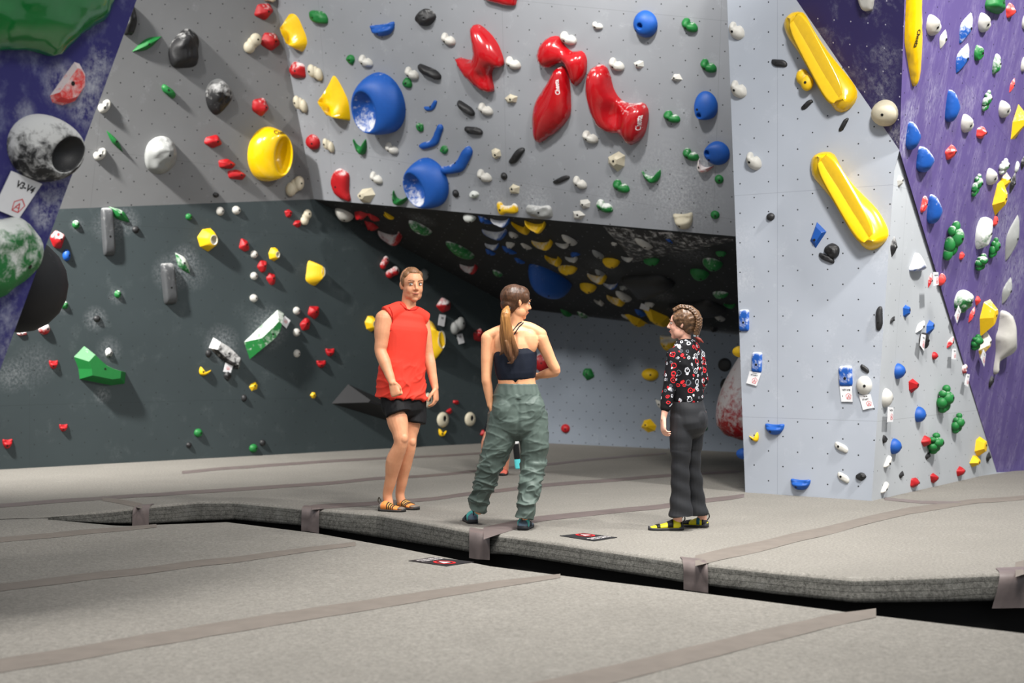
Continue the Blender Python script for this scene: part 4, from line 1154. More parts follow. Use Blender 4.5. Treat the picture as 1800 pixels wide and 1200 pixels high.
route_tag('R', [(1690, 656), (1695, 657), (1692, 679), (1686, 675)], [('V5', (.25, .72, .75, .84))], 'white route tag under the chalky red hold at the pillar diagonal edge', off=.05)
route_tag('R', [(1551, 714), (1560, 715), (1559, 740), (1549.5, 740)], [('V3', (.25, .74, .8, .86))], 'white route tag under the white drop hold on the pillar side', off=.05)
route_tag('P2', [(1676, 535), (1680, 545), (1673, 566), (1669, 553)], [('V4', (.25, .7, .75, .82))], 'cream route tag under the rounded green hold on the purple wall', off=.05)
route_tag('P2', [(1720, 612), (1724, 620), (1721, 642), (1715, 627)], [('V6', (.25, .7, .75, .82))], 'white route tag under the pale yellow hold on the purple wall', off=.05)
route_tag('L', [(499, 555), (509, 563), (502, 577), (491, 567)], [], 'white route tag at the upper end of the big green bar', off=.02, lg=(.5, .55, .25))
route_tag('L', [(395, 637), (408, 643), (404, 655), (391, 653)], [], 'white route tag under the chalky black bar', off=.02, lg=(.5, .5, .25))
route_tag('L', [(771, 552), (782, 554), (779, 574), (768, 571)], [('V2', (.3, .6, .7, .8))], 'white route tag at the top of the big yellow hollow cone', off=.02, lg=None)
route_tag('L', [(801, 588), (811, 586), (815, 602), (805, 605)], [('V5', (.3, .6, .7, .8))], 'white route tag under the grey double-knob hold', off=.02, lg=None)
route_tag('RF', [(1128, 530), (1143, 536), (1141, 544), (1125, 539)], [], 'small white route tag stuck on the cave roof', off=.02, lg=None)

# ---- labels: each hold is pointed out by what it sits next to
WN = dict(U='upper left wall', L='dark left wall', H='grey overhang', RF='cave roof', B='cave back wall', F='pillar front', R='pillar side', P1='shaded purple wall', P2='purple wall', FG='near purple wall')
SH = dict(A='oval', K='round', D='double-lobed', Y='stepped', J='scooped', E='bar-shaped', W='faceted', N='lumpy', R='rocky', L='leaf-shaped', C='crescent', P='hollow', B='ring-shaped', G='ball-cluster', X='curved', V='wedge', Q='block')
CN = {'coral': 'red', 'dark grey': 'grey'}
def cen(h): b = h['box']; return ((b[0]+b[2])/2, (b[1]+b[3])/2)
def octant(dx, dy):
    a = math.degrees(math.atan2(-dy, dx)) % 360; return ['right of', 'upper right of', 'above', 'upper left of', 'left of', 'lower left of', 'below', 'lower right of'][int((a+22.5)//45) % 8]
for h in HOLDS: h['c'] = CN.get(h['col'], h['col'])
LM = [h for h in HOLDS if h['lm']]; used = set()
def short(h):
    s = h['lm']
    for a in ('on the near purple wall', 'on the upper left wall', 'on the dark left wall', 'on the purple wall', 'on the cave roof', 'on the pillar front', 'on the pillar side', 'on the cave back wall'): s = s.replace(' '+a, '')
    return s
for h in HOLDS:
    if h['lm']:
        s = h['lm']
        if len(s.split()) <= 9 and WN[h['wall']] not in s and ' on ' not in s and 'cave' not in s and 'wall' not in s: s += ' on the '+WN[h['wall']]
        lab = s
    else:
        c = cen(h); big = max(h['box'][2]-h['box'][0], h['box'][3]-h['box'][1]); lab = None
        same = [g for g in HOLDS if g is not h and g['wall'] == h['wall'] and g['c'] == h['c']]
        if not same: lab = 'only %s hold on the %s, %s' % (h['c'], WN[h['wall']], SH[h['kind']])
        cand = sorted([l for l in LM if l['wall'] == h['wall']], key=lambda l: (cen(l)[0]-c[0])**2+(cen(l)[1]-c[1])**2)
        cand += sorted([l for l in LM if l['wall'] != h['wall']], key=lambda l: (cen(l)[0]-c[0])**2+(cen(l)[1]-c[1])**2)[:3]
        for rank, rw in ((0, ''), (1, 'second ')):
            for l in cand[:8 if rank == 0 else 30]:
                if lab: break
                q = cen(l); oc = octant(c[0]-q[0], c[1]-q[1]); dd = math.dist(c, q)
                riv = sum(1 for g in same if math.dist(cen(g), q) < dd*1.06 and octant(cen(g)[0]-q[0], cen(g)[1]-q[1]) == oc)
                if riv != rank: continue
                t = '%s %s hold, %snearest %s one %s the %s' % (SH[h['kind']], h['c'], rw, h['c'], oc, short(l))
                if len(t.split()) > 16: t = '%s hold, %snearest %s %s' % (h['c'], rw, oc, short(l))
                if len(t.split()) > 16 or t in used: continue
                lab = t
        if not lab:
            rowm = sorted(same+[h], key=lambda g: cen(g)[0]); k = rowm.index(h)+1; lab = '%s %s hold, number %d from the left among %s holds on the %s' % (SH[h['kind']], h['c'], k, h['c'], WN[h['wall']]); print('FALLBACK', lab)
    used.add(lab); h['o']['label'] = lab; h['o']['category'] = 'climbing volume' if h['o'].name.startswith('climbing_volume') else 'climbing hold'
from collections import Counter
gc = Counter((h['wall'], h['c'], h['kind']) for h in HOLDS)
for h in HOLDS:
    k = (h['wall'], h['c'], h['kind'])
    if gc[k] > 1: h['o']['group'] = '%s %s holds on the %s' % (SH[h['kind']], h['c'], WN[h['wall']])
print('holds', len(HOLDS))
# ------------------------------------------------------------ people
def tube(bm, pts, rad, seg=18, side=None, sub=4, sq=2.0, flat=(0, 0)):
    """closed tapering limb through pts; rad is a radius or (a, b) with a along `side`"""
    P = [Vector(p) for p in pts]; Rr = [(r, r) if not isinstance(r, tuple) else r for r in rad]
    n = len(P); pp, rr = [], []
    for i in range(n-1):
        p0, p1, p2, p3 = P[max(0, i-1)], P[i], P[i+1], P[min(n-1, i+2)]
        for k in range(sub):
            t = k/sub; pp.append(.5*((2*p1)+(p2-p0)*t+(2*p0-5*p1+4*p2-p3)*t*t+(p3-3*p2+3*p1-p0)*t**3))
            s = t*t*(3-2*t); rr.append(tuple(Rr[i][j]*(1-s)+Rr[i+1][j]*s for j in (0, 1)))
    pp.append(P[-1]); rr.append(Rr[-1]); m = len(pp)
    T = [(pp[min(m-1, i+1)]-pp[max(0, i-1)]).normalized() for i in range(m)]
    u = Vector(side) if side is not None else T[0].orthogonal()
    secs = []
    def ring(c, t, a, b, f):
        nonlocal u
        u = ((Vector(side) if side is not None else u)-t*(Vector(side) if side is not None else u).dot(t)).normalized(); v = t.cross(u); out = []
        for k in range(seg):
            an = 2*math.pi*k/seg; cc, ss = math.cos(an), math.sin(an)
            cc = abs(cc)**(2/sq)*(1 if cc > 0 else -1); ss = abs(ss)**(2/sq)*(1 if ss > 0 else -1)
            out.append(bm.verts.new(c+u*(a*f*cc)+v*(b*f*ss)))
        return out
    for f, d in (() if flat[0] else ((.35, .94), (.72, .68), (.93, .36))): secs.append(ring(pp[0]-T[0]*min(rr[0])*d, T[0], *rr[0], f))
    for i in range(m): secs.append(ring(pp[i], T[i], *rr[i], 1))
    for f, d in (() if flat[1] else ((.93, .36), (.72, .68), (.35, .94))): secs.append(ring(pp[-1]+T[-1]*min(rr[-1])*d, T[-1], *rr[-1], f))
    for a, b in zip(secs[:-1], secs[1:]):
        for k in range(seg): bm.faces.new((a[k], a[(k+1) % seg], b[(k+1) % seg], b[k]))
    bm.faces.new(secs[0][::-1]); bm.faces.new(secs[-1])
def blob(bm, c, r, M=None):
    n, m = 20, 12; M = M or Matrix.Identity(3); g = []
    for i in range(1, m):
        th = math.pi*i/m; g.append([bm.verts.new(Vector(c)+M @ V(r[0]*math.sin(th)*math.cos(2*math.pi*j/n), r[1]*math.sin(th)*math.sin(2*math.pi*j/n), r[2]*math.cos(th))) for j in range(n)])
    a = bm.verts.new(Vector(c)+M @ V(0, 0, r[2])); b = bm.verts.new(Vector(c)-M @ V(0, 0, r[2]))
    for j in range(n): bm.faces.new((a, g[0][(j+1) % n], g[0][j])); bm.faces.new((b, g[-1][j], g[-1][(j+1) % n]))
    for i in range(m-2):
        for j in range(n): bm.faces.new((g[i][j], g[i][(j+1) % n], g[i+1][(j+1) % n], g[i+1][j]))
def fuse(bm, vox=.006, smooth=3):
    """one continuous skin over everything in bm"""
    me = bpy.data.meshes.new('tmp'); bmesh.ops.recalc_face_normals(bm, faces=bm.faces); bm.to_mesh(me); bm.free()
    o = link(bpy.data.objects.new('tmp', me)); r = o.modifiers.new('r', 'REMESH'); r.mode = 'VOXEL'; r.voxel_size = vox; r.use_smooth_shade = True
    if smooth: s = o.modifiers.new('s', 'SMOOTH'); s.factor = .5; s.iterations = smooth
    bpy.context.view_layer.update(); out = bpy.data.meshes.new_from_object(o.evaluated_get(bpy.context.evaluated_depsgraph_get()))
    bpy.data.objects.remove(o); bpy.data.meshes.remove(me)
    for p in out.polygons: p.use_smooth = True
    out.materials.clear(); return out
def displace(me, fn):
    n = [v.normal.copy() for v in me.vertices]
    for v, nn in zip(me.vertices, n): v.co = v.co+nn*fn(v.co, nn)
    me.update()
def skin_mat(name, c, mott=.1):
    t = NT(name); co = t.coord(); n = t.noise(18, 4, .6, co); cc = lin(c)
    base = t.mix(t.ramp(n, .3, .7), tuple(a*b for a, b in zip(cc, (1-mott*.6, 1-mott*1.3, 1-mott*1.5))), tuple(min(1, a*(1+mott*.5)) for a in cc))
    t.b.inputs['Subsurface Weight'].default_value = .08; t.b.inputs['Subsurface Radius'].default_value = (.012, .005, .003)
    t.bump(t.noise(140, 2, .5, co), .06, .002); return t.fin(base, .48, .4)
def cloth_mat(name, c, scale=300, rough=.85, var=.12):
    t = NT(name); co = t.coord(); n = t.noise(scale, 2, .5, co); cc = lin(c)
    t.bump(n, .15, .002); return t.fin(t.mix(n, tuple(a*(1-var) for a in cc), tuple(min(1, a*(1+var)) for a in cc)), rough, .25)
def hair_mat(name, c1, c2, zr=None, stretch=(90, 90, 6)):
    t = NT(name); co = t.coord('Object', stretch); n = t.noise(1.0, 4, .7, co)
    base = t.mix(t.ramp(n, .3, .7), lin(c1), lin(c2))
    if zr:
        sp = t.n('ShaderNodeSeparateXYZ'); t.t.links.new(t.coord(), sp.inputs[0]); base = t.mix(t.ramp(sp.outputs[2], zr[0], zr[1]), t.mix(t.ramp(n, .25, .7), lin(zr[2]), lin(zr[3])), base)
    t.bump(n, .5, .006); return t.fin(base, .38, .5)
M_EYE = m_plain('eye_white', (225, 222, 218), .2, .02); M_IRIS = m_plain('iris', (70, 58, 40), .2); M_LIP = m_plain('lips', (186, 112, 92), .4, .05); M_LIPF = m_plain('lips_soft', (190, 105, 98), .4, .05)
class Fig:
    def __init__(s, Y0, loc): s.Y0 = Y0; s.root = empty('person', loc)
    def J(s, u, v, d=0): return at(u, v, s.Y0+d)
    def part(s, name, me, mat, parent=None):
        par = parent or s.root; o = bpy.data.objects.new(name, me); me.materials.append(mat) if not me.materials else None
        link(o); o.parent = par; o.matrix_parent_inverse = Matrix.Translation(-s.root.location) if par is s.root else Matrix.Identity(4)
        return o
def head(bm, c, face, tilt=0, sc=1.0, male=True, roll=0):
    """adds a head to bm; returns matrix head-local -> world"""
    f = Vector(face).normalized(); f = V(f.x, f.y, 0).normalized(); x = f.cross(V(0, 0, 1)).normalized()   # x: the person's right... axis across
    M3 = Matrix((x, f, V(0, 0, 1))).transposed() @ Matrix.Rotation(tilt, 3, 'X') @ Matrix.Rotation(roll, 3, 'Y')
    M = Matrix.Translation(Vector(c)) @ M3.to_4x4() @ Matrix.Scale(sc, 4); R = M3*1.0
    def b(p, r, rz=0): blob(bm, M @ V(*p), tuple(a*sc for a in r), M3 @ Matrix.Rotation(rz, 3, 'Z'))
    b((0, -.018, .035), (.074, .094, .086)); b((0, .02, .02), (.068 if male else .066, .072, .078)); b((0, .024, -.03), (.065 if male else .056, .066, .078)); b((0, .036, -.07), (.047 if male else .038, .05, .038)); b((0, .064, -.096), (.023 if male else .017, .02, .017))
    for s in (-1, 1):
        b((s*.034, .056, -.03), (.024, .026, .034)); b((s*.03, .079, .019), (.024, .0105, .007)); b((s*.036, .02, -.062), (.025, .045, .04))
        b((s*.0715, -.004, -.008), (.007, .014, .026), s*.35); b((s*.077, -.011, 0.001), (.005, .011, .021), s*.5); b((s*.011, .094, -.032), (.008, .010, .007))
    tube(bm, [M @ V(0, .084, .018), M @ V(0, .096, -.004), M @ V(0, .108, -.026)], [.007*sc, .009*sc, .0105*sc], 10)
    b((0, .088, -.055), (.022, .008, .0055)); b((0, .085, -.067), (.019, .009, .006)); return M, M3, sc
def face_parts(fig, Hm, body, eye=M_IRIS, brow=None, lip=M_LIP, look=(0, 0)):
    M, M3, sc = Hm
    for s in (-1, 1):
        bm = bmesh.new(); blob(bm, M @ V(s*.0305, .0765, .004), (.0145*sc, .0115*sc, .0085*sc), M3); me = bpy.data.meshes.new('eye'); bm.to_mesh(me); bm.free()
        for p in me.polygons: p.use_smooth = True
        e = fig.part('eye', me, M_EYE, body); bm = bmesh.new(); blob(bm, M @ V(s*.0305+look[0], .0835, .004+look[1]), (.0062*sc, .0055*sc, .0062*sc), M3); me = bpy.data.meshes.new('iris'); bm.to_mesh(me); bm.free(); fig.part('iris', me, eye, e)
        bm = bmesh.new(); tube(bm, [M @ V(s*.046, .078, .011), M @ V(s*.031, .0895, .0155), M @ V(s*.016, .086, .009)], [.0016*sc, .0026*sc, .0015*sc], 8); me = bpy.data.meshes.new('eyelid'); bm.to_mesh(me); bm.free(); fig.part('eyelid', me, brow, body)
        bm = bmesh.new(); tube(bm, [M @ V(s*.052, .076, .026), M @ V(s*.034, .0925, .031), M @ V(s*.014, .095, .026)], [(.002*sc, .002*sc), (.004*sc, .003*sc), (.0035*sc, .0025*sc)], 8); me = bpy.data.meshes.new('eyebrow'); bm.to_mesh(me); bm.free(); fig.part('eyebrow', me, brow, body)
    bm = bmesh.new(); tube(bm, [M @ V(-.024, .0885, -.058), M @ V(-.008, .0945, -.0585), M @ V(0, .095, -.0595), M @ V(.008, .0945, -.0585), M @ V(.024, .0885, -.058)], [.001*sc, (.004*sc, .0055*sc), (.004*sc, .0055*sc), (.004*sc, .0055*sc), .001*sc], 10); me = bpy.data.meshes.new('lips'); bm.to_mesh(me); bm.free()
    for p in me.polygons: p.use_smooth = True
    fig.part('lips', me, lip, body)
def hand(bm, wrist, d, pn, thumb, curl=(25, 30, 20), sc=1.0, spread=.06):
    """palm from wrist along d, palm normal pn, thumb on the side given"""
    d = Vector(d).normalized(); pn = Vector(pn); pn = (pn-d*pn.dot(d)).normalized(); s = d.cross(pn); 
    if s.dot(Vector(thumb)) < 0: s = -s
    w = Vector(wrist); L = .088*sc
    tube(bm, [w-d*.01, w+d*L*.35, w+d*L*.8, w+d*L], [(.026*sc, .019*sc), (.034*sc, .017*sc), (.039*sc, .0145*sc), (.037*sc, .012*sc)], 16, side=s, sq=2.6)
    for i, (o, ln, r) in enumerate(((.029, .072, .0088), (.0105, .08, .009), (-.0085, .075, .0086), (-.0265, .06, .0078))):
        p = w+d*(L*(.97-.04*abs(i-1)))+s*o*sc; a = 0; pts = [p-d*.012*sc, p]; dirv = d+s*spread*(1.2-i*.8)
        for seg_, f in zip(curl, (.44, .31, .25)):
            a += math.radians(seg_*(1+.12*i)); q = (dirv.normalized()*math.cos(a)+pn*math.sin(a)); p = p+q*(ln*f*sc); pts.append(p)
        tube(bm, pts, [r*sc, r*1.05*sc, r*sc, r*.92*sc, r*.78*sc], 10, sub=3)
    p = w+d*L*.22+s*.024*sc; t1, t2 = ((d*.75+s*.3+pn*.6).normalized(), (d*.35-s*.6+pn*.35).normalized()) if curl[0] > 60 else ((d*.62+s*.6+pn*.35).normalized(), (d*.85+s*.15+pn*.45).normalized())
    tube(bm, [p-t1*.01, p+t1*.03*sc, p+t1*.045*sc+t2*.018*sc, p+t1*.045*sc+t2*.048*sc], [.015*sc, .0125*sc, .0105*sc, .0085*sc], 12, sub=3)
def shoe(fig, heel, toe, w, mats, ankle_h=.07, straps=(), sole_mat=None, loop=None, H_=1.0):
    heel, toe = Vector(heel), Vector(toe); ax = (toe-heel); Ln = ax.length; ax.normalize(); sd = ax.cross(V(0, 0, 1)); up = V(0, 0, 1)
    prof = [(-.02, .5, .40), (.04, .74, .62), (.14, .84, .80), (.26, .84, .86), (.36, .84, .70), (.5, .92, .55), (.65, 1.0, .45), (.78, .98, .37), (.9, .78, .29), (.98, .45, .2), (1.0, .2, .12)]
    def sec(t, wf, hf, z0=.012, g=0):
        out = []; hh = hf*.088*H_+g; ww = wf*w/2+g
        for k in range(20):
            a = 2*math.pi*k/20; c, s_ = math.cos(a), math.sin(a); y = c*ww*(1 if s_ < 0 else (1-.35*s_**2)); z = z0+(hh-z0)*(.5+.5*s_) if s_ > 0 else z0+(hh-z0)*.5*(1+s_*1.0)
            if s_ < -.3: z = z0
            out.append(heel+ax*(t*Ln)+sd*y+up*z)
        return out
    def loft(secs, name, mat, par=None):
        vs = [v for s in secs for v in s]; n = len(secs[0]); fs = []
        for i in range(len(secs)-1):
            for k in range(n): fs.append((i*n+k, i*n+(k+1) % n, (i+1)*n+(k+1) % n, (i+1)*n+k))
        fs += [tuple(range(n)), tuple(range((len(secs)-1)*n, len(secs)*n))]
        me = bpy.data.meshes.new(name); me.from_pydata([tuple(v) for v in vs], [], fs); bm = bmesh.new(); bm.from_mesh(me); bmesh.ops.recalc_face_normals(bm, faces=bm.faces); bm.to_mesh(me); bm.free()
        for p in me.polygons: p.use_smooth = True
        return fig.part(name, me, mat, par)
    top = loft([sec(t, a, b) for t, a, b in prof], 'shoe', mats[0])
    sl = []
    for t, a, b in prof:
        hw = a*w/2*1.05+.002; zz = .016+(.01 if t > .9 else 0)+(.014 if t < .1 else 0)
        sl.append([heel+ax*((t*1.02-.005)*Ln)+sd*y+up*z for y, z in ((-hw, .001), (hw, .001), (hw, zz), (-hw, zz))])
    loft(sl, 'sole', sole_mat or mats[1], top)
    for (t0, t1_, mt, nm) in straps:
        ts = np.linspace(t0, t1_, 4); pr = lambda t, j: float(np.interp(t, [p[0] for p in prof], [p[j] for p in prof]))
        loft([sec(t, pr(t, 1), pr(t, 2), .02, .0045) for t in ts], nm, mt, top)
    if loop:
        bm = bmesh.new(); q = heel+up*(.055*H_)-ax*.004; tube(bm, [q, q-ax*.012+up*.02, q+up*.045-ax*.004, q+ax*.012+up*.02], [.004]*4, 8); me = bpy.data.meshes.new('heel_loop'); bm.to_mesh(me); bm.free(); fig.part('heel_loop', me, loop, top)
    return top
def folds(sc, am, zst=1.0, seed=0, lo=0, hi=9):
    def f(p, n):
        a = noise.noise(V(p.x*sc, p.y*sc, p.z*sc*zst+seed)); b = noise.noise(V(p.x*sc*2.3+5, p.y*sc*2.3, p.z*sc*zst*2.2+seed))
        return am*((1-abs(a)*2.2)*.7+b*.5)
    return f
def ridge(p, ctr, w): return math.exp(-((p-ctr)/w)**2)
def mk(name, build, mat, fig, vox=.006, sm=3, disp=None, parent=None):
    bm = bmesh.new(); build(bm); me = fuse(bm, vox, sm)
    if disp: displace(me, disp)
    return fig.part(name, me, mat, parent)

# ---------------- man
def man():
    f = Fig(10.95, at(692, 897, 10.95)); f.root.location.z = 0; J = f.J
    tag(f.root, 'person in a sleeveless orange-red top and black shorts standing at the left, one fist closed', 'person', 'people standing on the crash mat')
    a = math.radians(30); fwd = V(math.sin(a), -math.cos(a), 0); lf = V(math.cos(a), math.sin(a), 0)
    bm = bmesh.new()
    Hm = head(bm, J(724, 500.5), (math.sin(math.radians(24)), -1, 0), -.04, 1.14)
    tube(bm, [J(715, 556), J(718, 535), J(721, 512)], [.066, .057, .056])
    ch = J(711, 592); tube(bm, [J(711, 560), ch, J(706, 640), J(704, 680), J(708, 705)], [(.11, .07), (.155, .1), (.145, .098), (.14, .1), (.14, .1)], 28, side=lf, sq=2.4)
    tube(bm, [J(716, 548), J(693, 552, -.06), J(677, 557, -.1)], [.045, .048, .056]); tube(bm, [J(716, 547), J(733, 553, .05), J(743, 561, .09)], [.045, .046, .05])
    sR, eR, wR = J(675, 560, -.11), J(669, 617, -.14), J(690, 673, -.24)
    tube(bm, [sR, sR.lerp(eR, .35), sR.lerp(eR, .75), eR, eR.lerp(wR, .3), eR.lerp(wR, .7), wR], [.068, .066, .052, .046, .047, .036, (.031, .024)])
    hand(bm, wR, J(698, 700, -.27)-wR, V(.3, .7, -.1), V(.9, -.3, 0), (78, 85, 50), 1.08, .02)
    sL, eL, wL = J(742, 564, .1), J(752, 620, .12), J(765, 682, .06)
    tube(bm, [sL, sL.lerp(eL, .35), eL, eL.lerp(wL, .3), eL.lerp(wL, .7), wL], [.058, .055, .044, .045, .034, (.029, .023)])
    hand(bm, wL, J(767, 712, .05)-wL, V(-.8, .3, 0), V(-.3, -.9, .1), (22, 34, 24), 1.05)
    hR, kR, aR = J(694, 712, -.05), J(704, 770, -.12), J(681, 868, .0)
    tube(bm, [hR, hR.lerp(kR, .5), kR+V(0, 0, .03), kR-V(0, 0, .05), kR.lerp(aR, .4)+V(-.008, 0, 0), kR.lerp(aR, .75), aR, aR-V(-.01, 0, .07)], [.085, .08, .061, .054, .063, .045, .037, .036])
    blob(bm, kR+V(.022, -.03, 0), (.038, .035, .045))
    hL, kL, aL = J(724, 712, .08), J(719, 776, .04), J(703, 866, .14)
    tube(bm, [hL, hL.lerp(kL, .5), kL+V(0, 0, .03), kL-V(0, 0, .05), kL.lerp(aL, .4)+V(-.006, .0, 0), kL.lerp(aL, .75), aL, aL-V(-.01, 0, .07)], [.085, .078, .06, .052, .06, .043, .036, .034])
    blob(bm, kL+V(.02, -.028, 0), (.036, .034, .042))
    for k, (x, z) in enumerate(((0, 0),)): pass
    body = f.part('body', fuse(bm, .0048, 2), skin_mat('skin_man', (222, 160, 122)))
    br = m_plain('brow_light_brown', (128, 92, 62), .6)
    face_parts(f, Hm, body, m_plain('iris_grey_green', (84, 88, 70), .2), br, M_LIP, (.006, -.0005))
    # hair: short, receding
    M, M3, sc = Hm
    def cap(bm):
        blob(bm, M @ V(0, -.028, .043), (.0805, .099, .09), M3); blob(bm, M @ V(0, -.048, -.005), (.071, .07, .064), M3); blob(bm, M @ V(0, .016, .076), (.054, .062, .051), M3)
        for s_ in (-1, 1): blob(bm, M @ V(s_*.0615, .004, .024), (.018, .036, .046), M3); blob(bm, M @ V(s_*.041, .014, .062), (.033, .046, .04), M3)
        blob(bm, M @ V(0, -.008, .064), (.069, .08, .064), M3)
    mk('hair', cap, hair_mat('hair_light_brown', (104, 68, 40), (150, 108, 70), None, (200, 200, 60)), f, .0045, 2, lambda p, n: .0022*noise.noise(V(p.x*110, p.y*110, p.z*110)))
    # top
    red = cloth_mat('top_orange_red', (226, 64, 48), 260, .75, .07)
    def top_(bm):
        tube(bm, [J(713, 562), J(711, 580), J(708, 620), J(706, 655), J(705, 680), J(704, 699)], [(.15, .09), (.185, .125), (.175, .128), (.178, .134), (.185, .142), (.19, .148)], 32, side=lf, sq=2.5, flat=(0, 1))
        tube(bm, [J(708, 545), J(697, 546, -.05), J(680, 555, -.09)], [.058, .066, .076], flat=(0, 1)); tube(bm, [J(722, 549), J(733, 553, .05), J(747, 561, .1)], [.056, .06, .062], flat=(0, 1))
        
    def dtop(p, n):
        z = p.z; lo = max(0, 1-(z-.88)/.35); u = p.x*math.cos(a)+p.y*math.sin(a)
        cr = (1-abs(noise.noise(V(u*7+z*4, 2, z*9-u*5))))**6+(1-abs(noise.noise(V(u*11-z*9, 6, z*7))))**8*.6
        return .016*lo*(cr-.25)+.006*noise.noise(V(p.x*7, p.y*7, p.z*3.5))+.004*(1-abs(noise.noise(V(u*6, 2, z*3)))*3)
    tp = mk('tank_top', top_, red, f, .006, 3, dtop)
    # seams of the neck and armhole
    bvh = BVHTree.FromPolygons([v.co for v in tp.data.vertices], [list(p.vertices) for p in tp.data.polygons])
    def onto(px_, bv, off=.002):
        out = []
        for (u, v) in px_:
            h = bv.ray_cast(CAM, ray(u, v).normalized()); 
            if h[0]: out.append(h[0]+h[1]*off)
        return out
    dk = cloth_mat('top_seam', (196, 30, 24), 200)
    for ln in ([(701, 526), (704, 534), (711, 541), (721, 545), (730, 544), (735, 540)], [(677, 537), (684, 540), (689, 550), (690, 566), (687, 580)]):
        q = onto(ln, bvh)
        if len(q) > 2:
            bm = bmesh.new(); tube(bm, q, [.004]*len(q), 8); me = bpy.data.meshes.new('seam'); bm.to_mesh(me); bm.free(); f.part('seam', me, dk, tp)
    blk = cloth_mat('shorts_black', (24, 24, 26), 200, .7)
    def sh(bm):
        tube(bm, [J(706, 684), J(707, 700), J(708, 712)], [(.16, .115), (.168, .12), (.17, .12)], 28, side=lf, sq=2.4)
        tube(bm, [J(694, 700, -.04), J(697, 714, -.07), J(701, 728, -.09)], [.1, .097, .098], flat=(0, 1)); tube(bm, [J(727, 702, .08), J(728, 722, .07), J(727, 744, .05)], [.1, .095, .093], flat=(0, 1))
    mk('shorts', sh, blk, f, .006, 2, folds(9, .006, .7, 3))
    org = m_plain('shoe_orange', (232, 140, 70), .6); gry = m_plain('shoe_grey', (120, 108, 98), .7); sole = m_plain('shoe_sole_dark', (46, 44, 44), .6); lace = m_plain('lace_dark', (52, 46, 34), .7); yl = m_plain('shoe_lacing_yellow', (238, 176, 90), .6)
    for hl, tl in (((668, 897.5, 10.93), (712, 899.5, 10.86)), ((701, 892.5, 11.12), (723, 893.5, 11.05))):
        h = at(hl[0], hl[1], hl[2]); h.z = 0; t = at(tl[0], tl[1], tl[2]); t.z = 0
        if hl[0] > 690: t = h+(t-h).normalized()*.19+V(0, -.03, 0)
        h.z = t.z = .001
        shoe(f, h, h+(t-h).normalized()*max((t-h).length, .2), .098, (org, sole), straps=[(.34, .37, lace, 'lace'), (.42, .45, lace, 'lace'), (.5, .53, lace, 'lace'), (.58, .61, lace, 'lace'), (-.01, .1, gry, 'heel_cup'), (.8, .985, gry, 'toe_cap'), (.39, .405, yl, 'lace'), (.47, .485, yl, 'lace')], loop=lace, H_=1.05)
man()

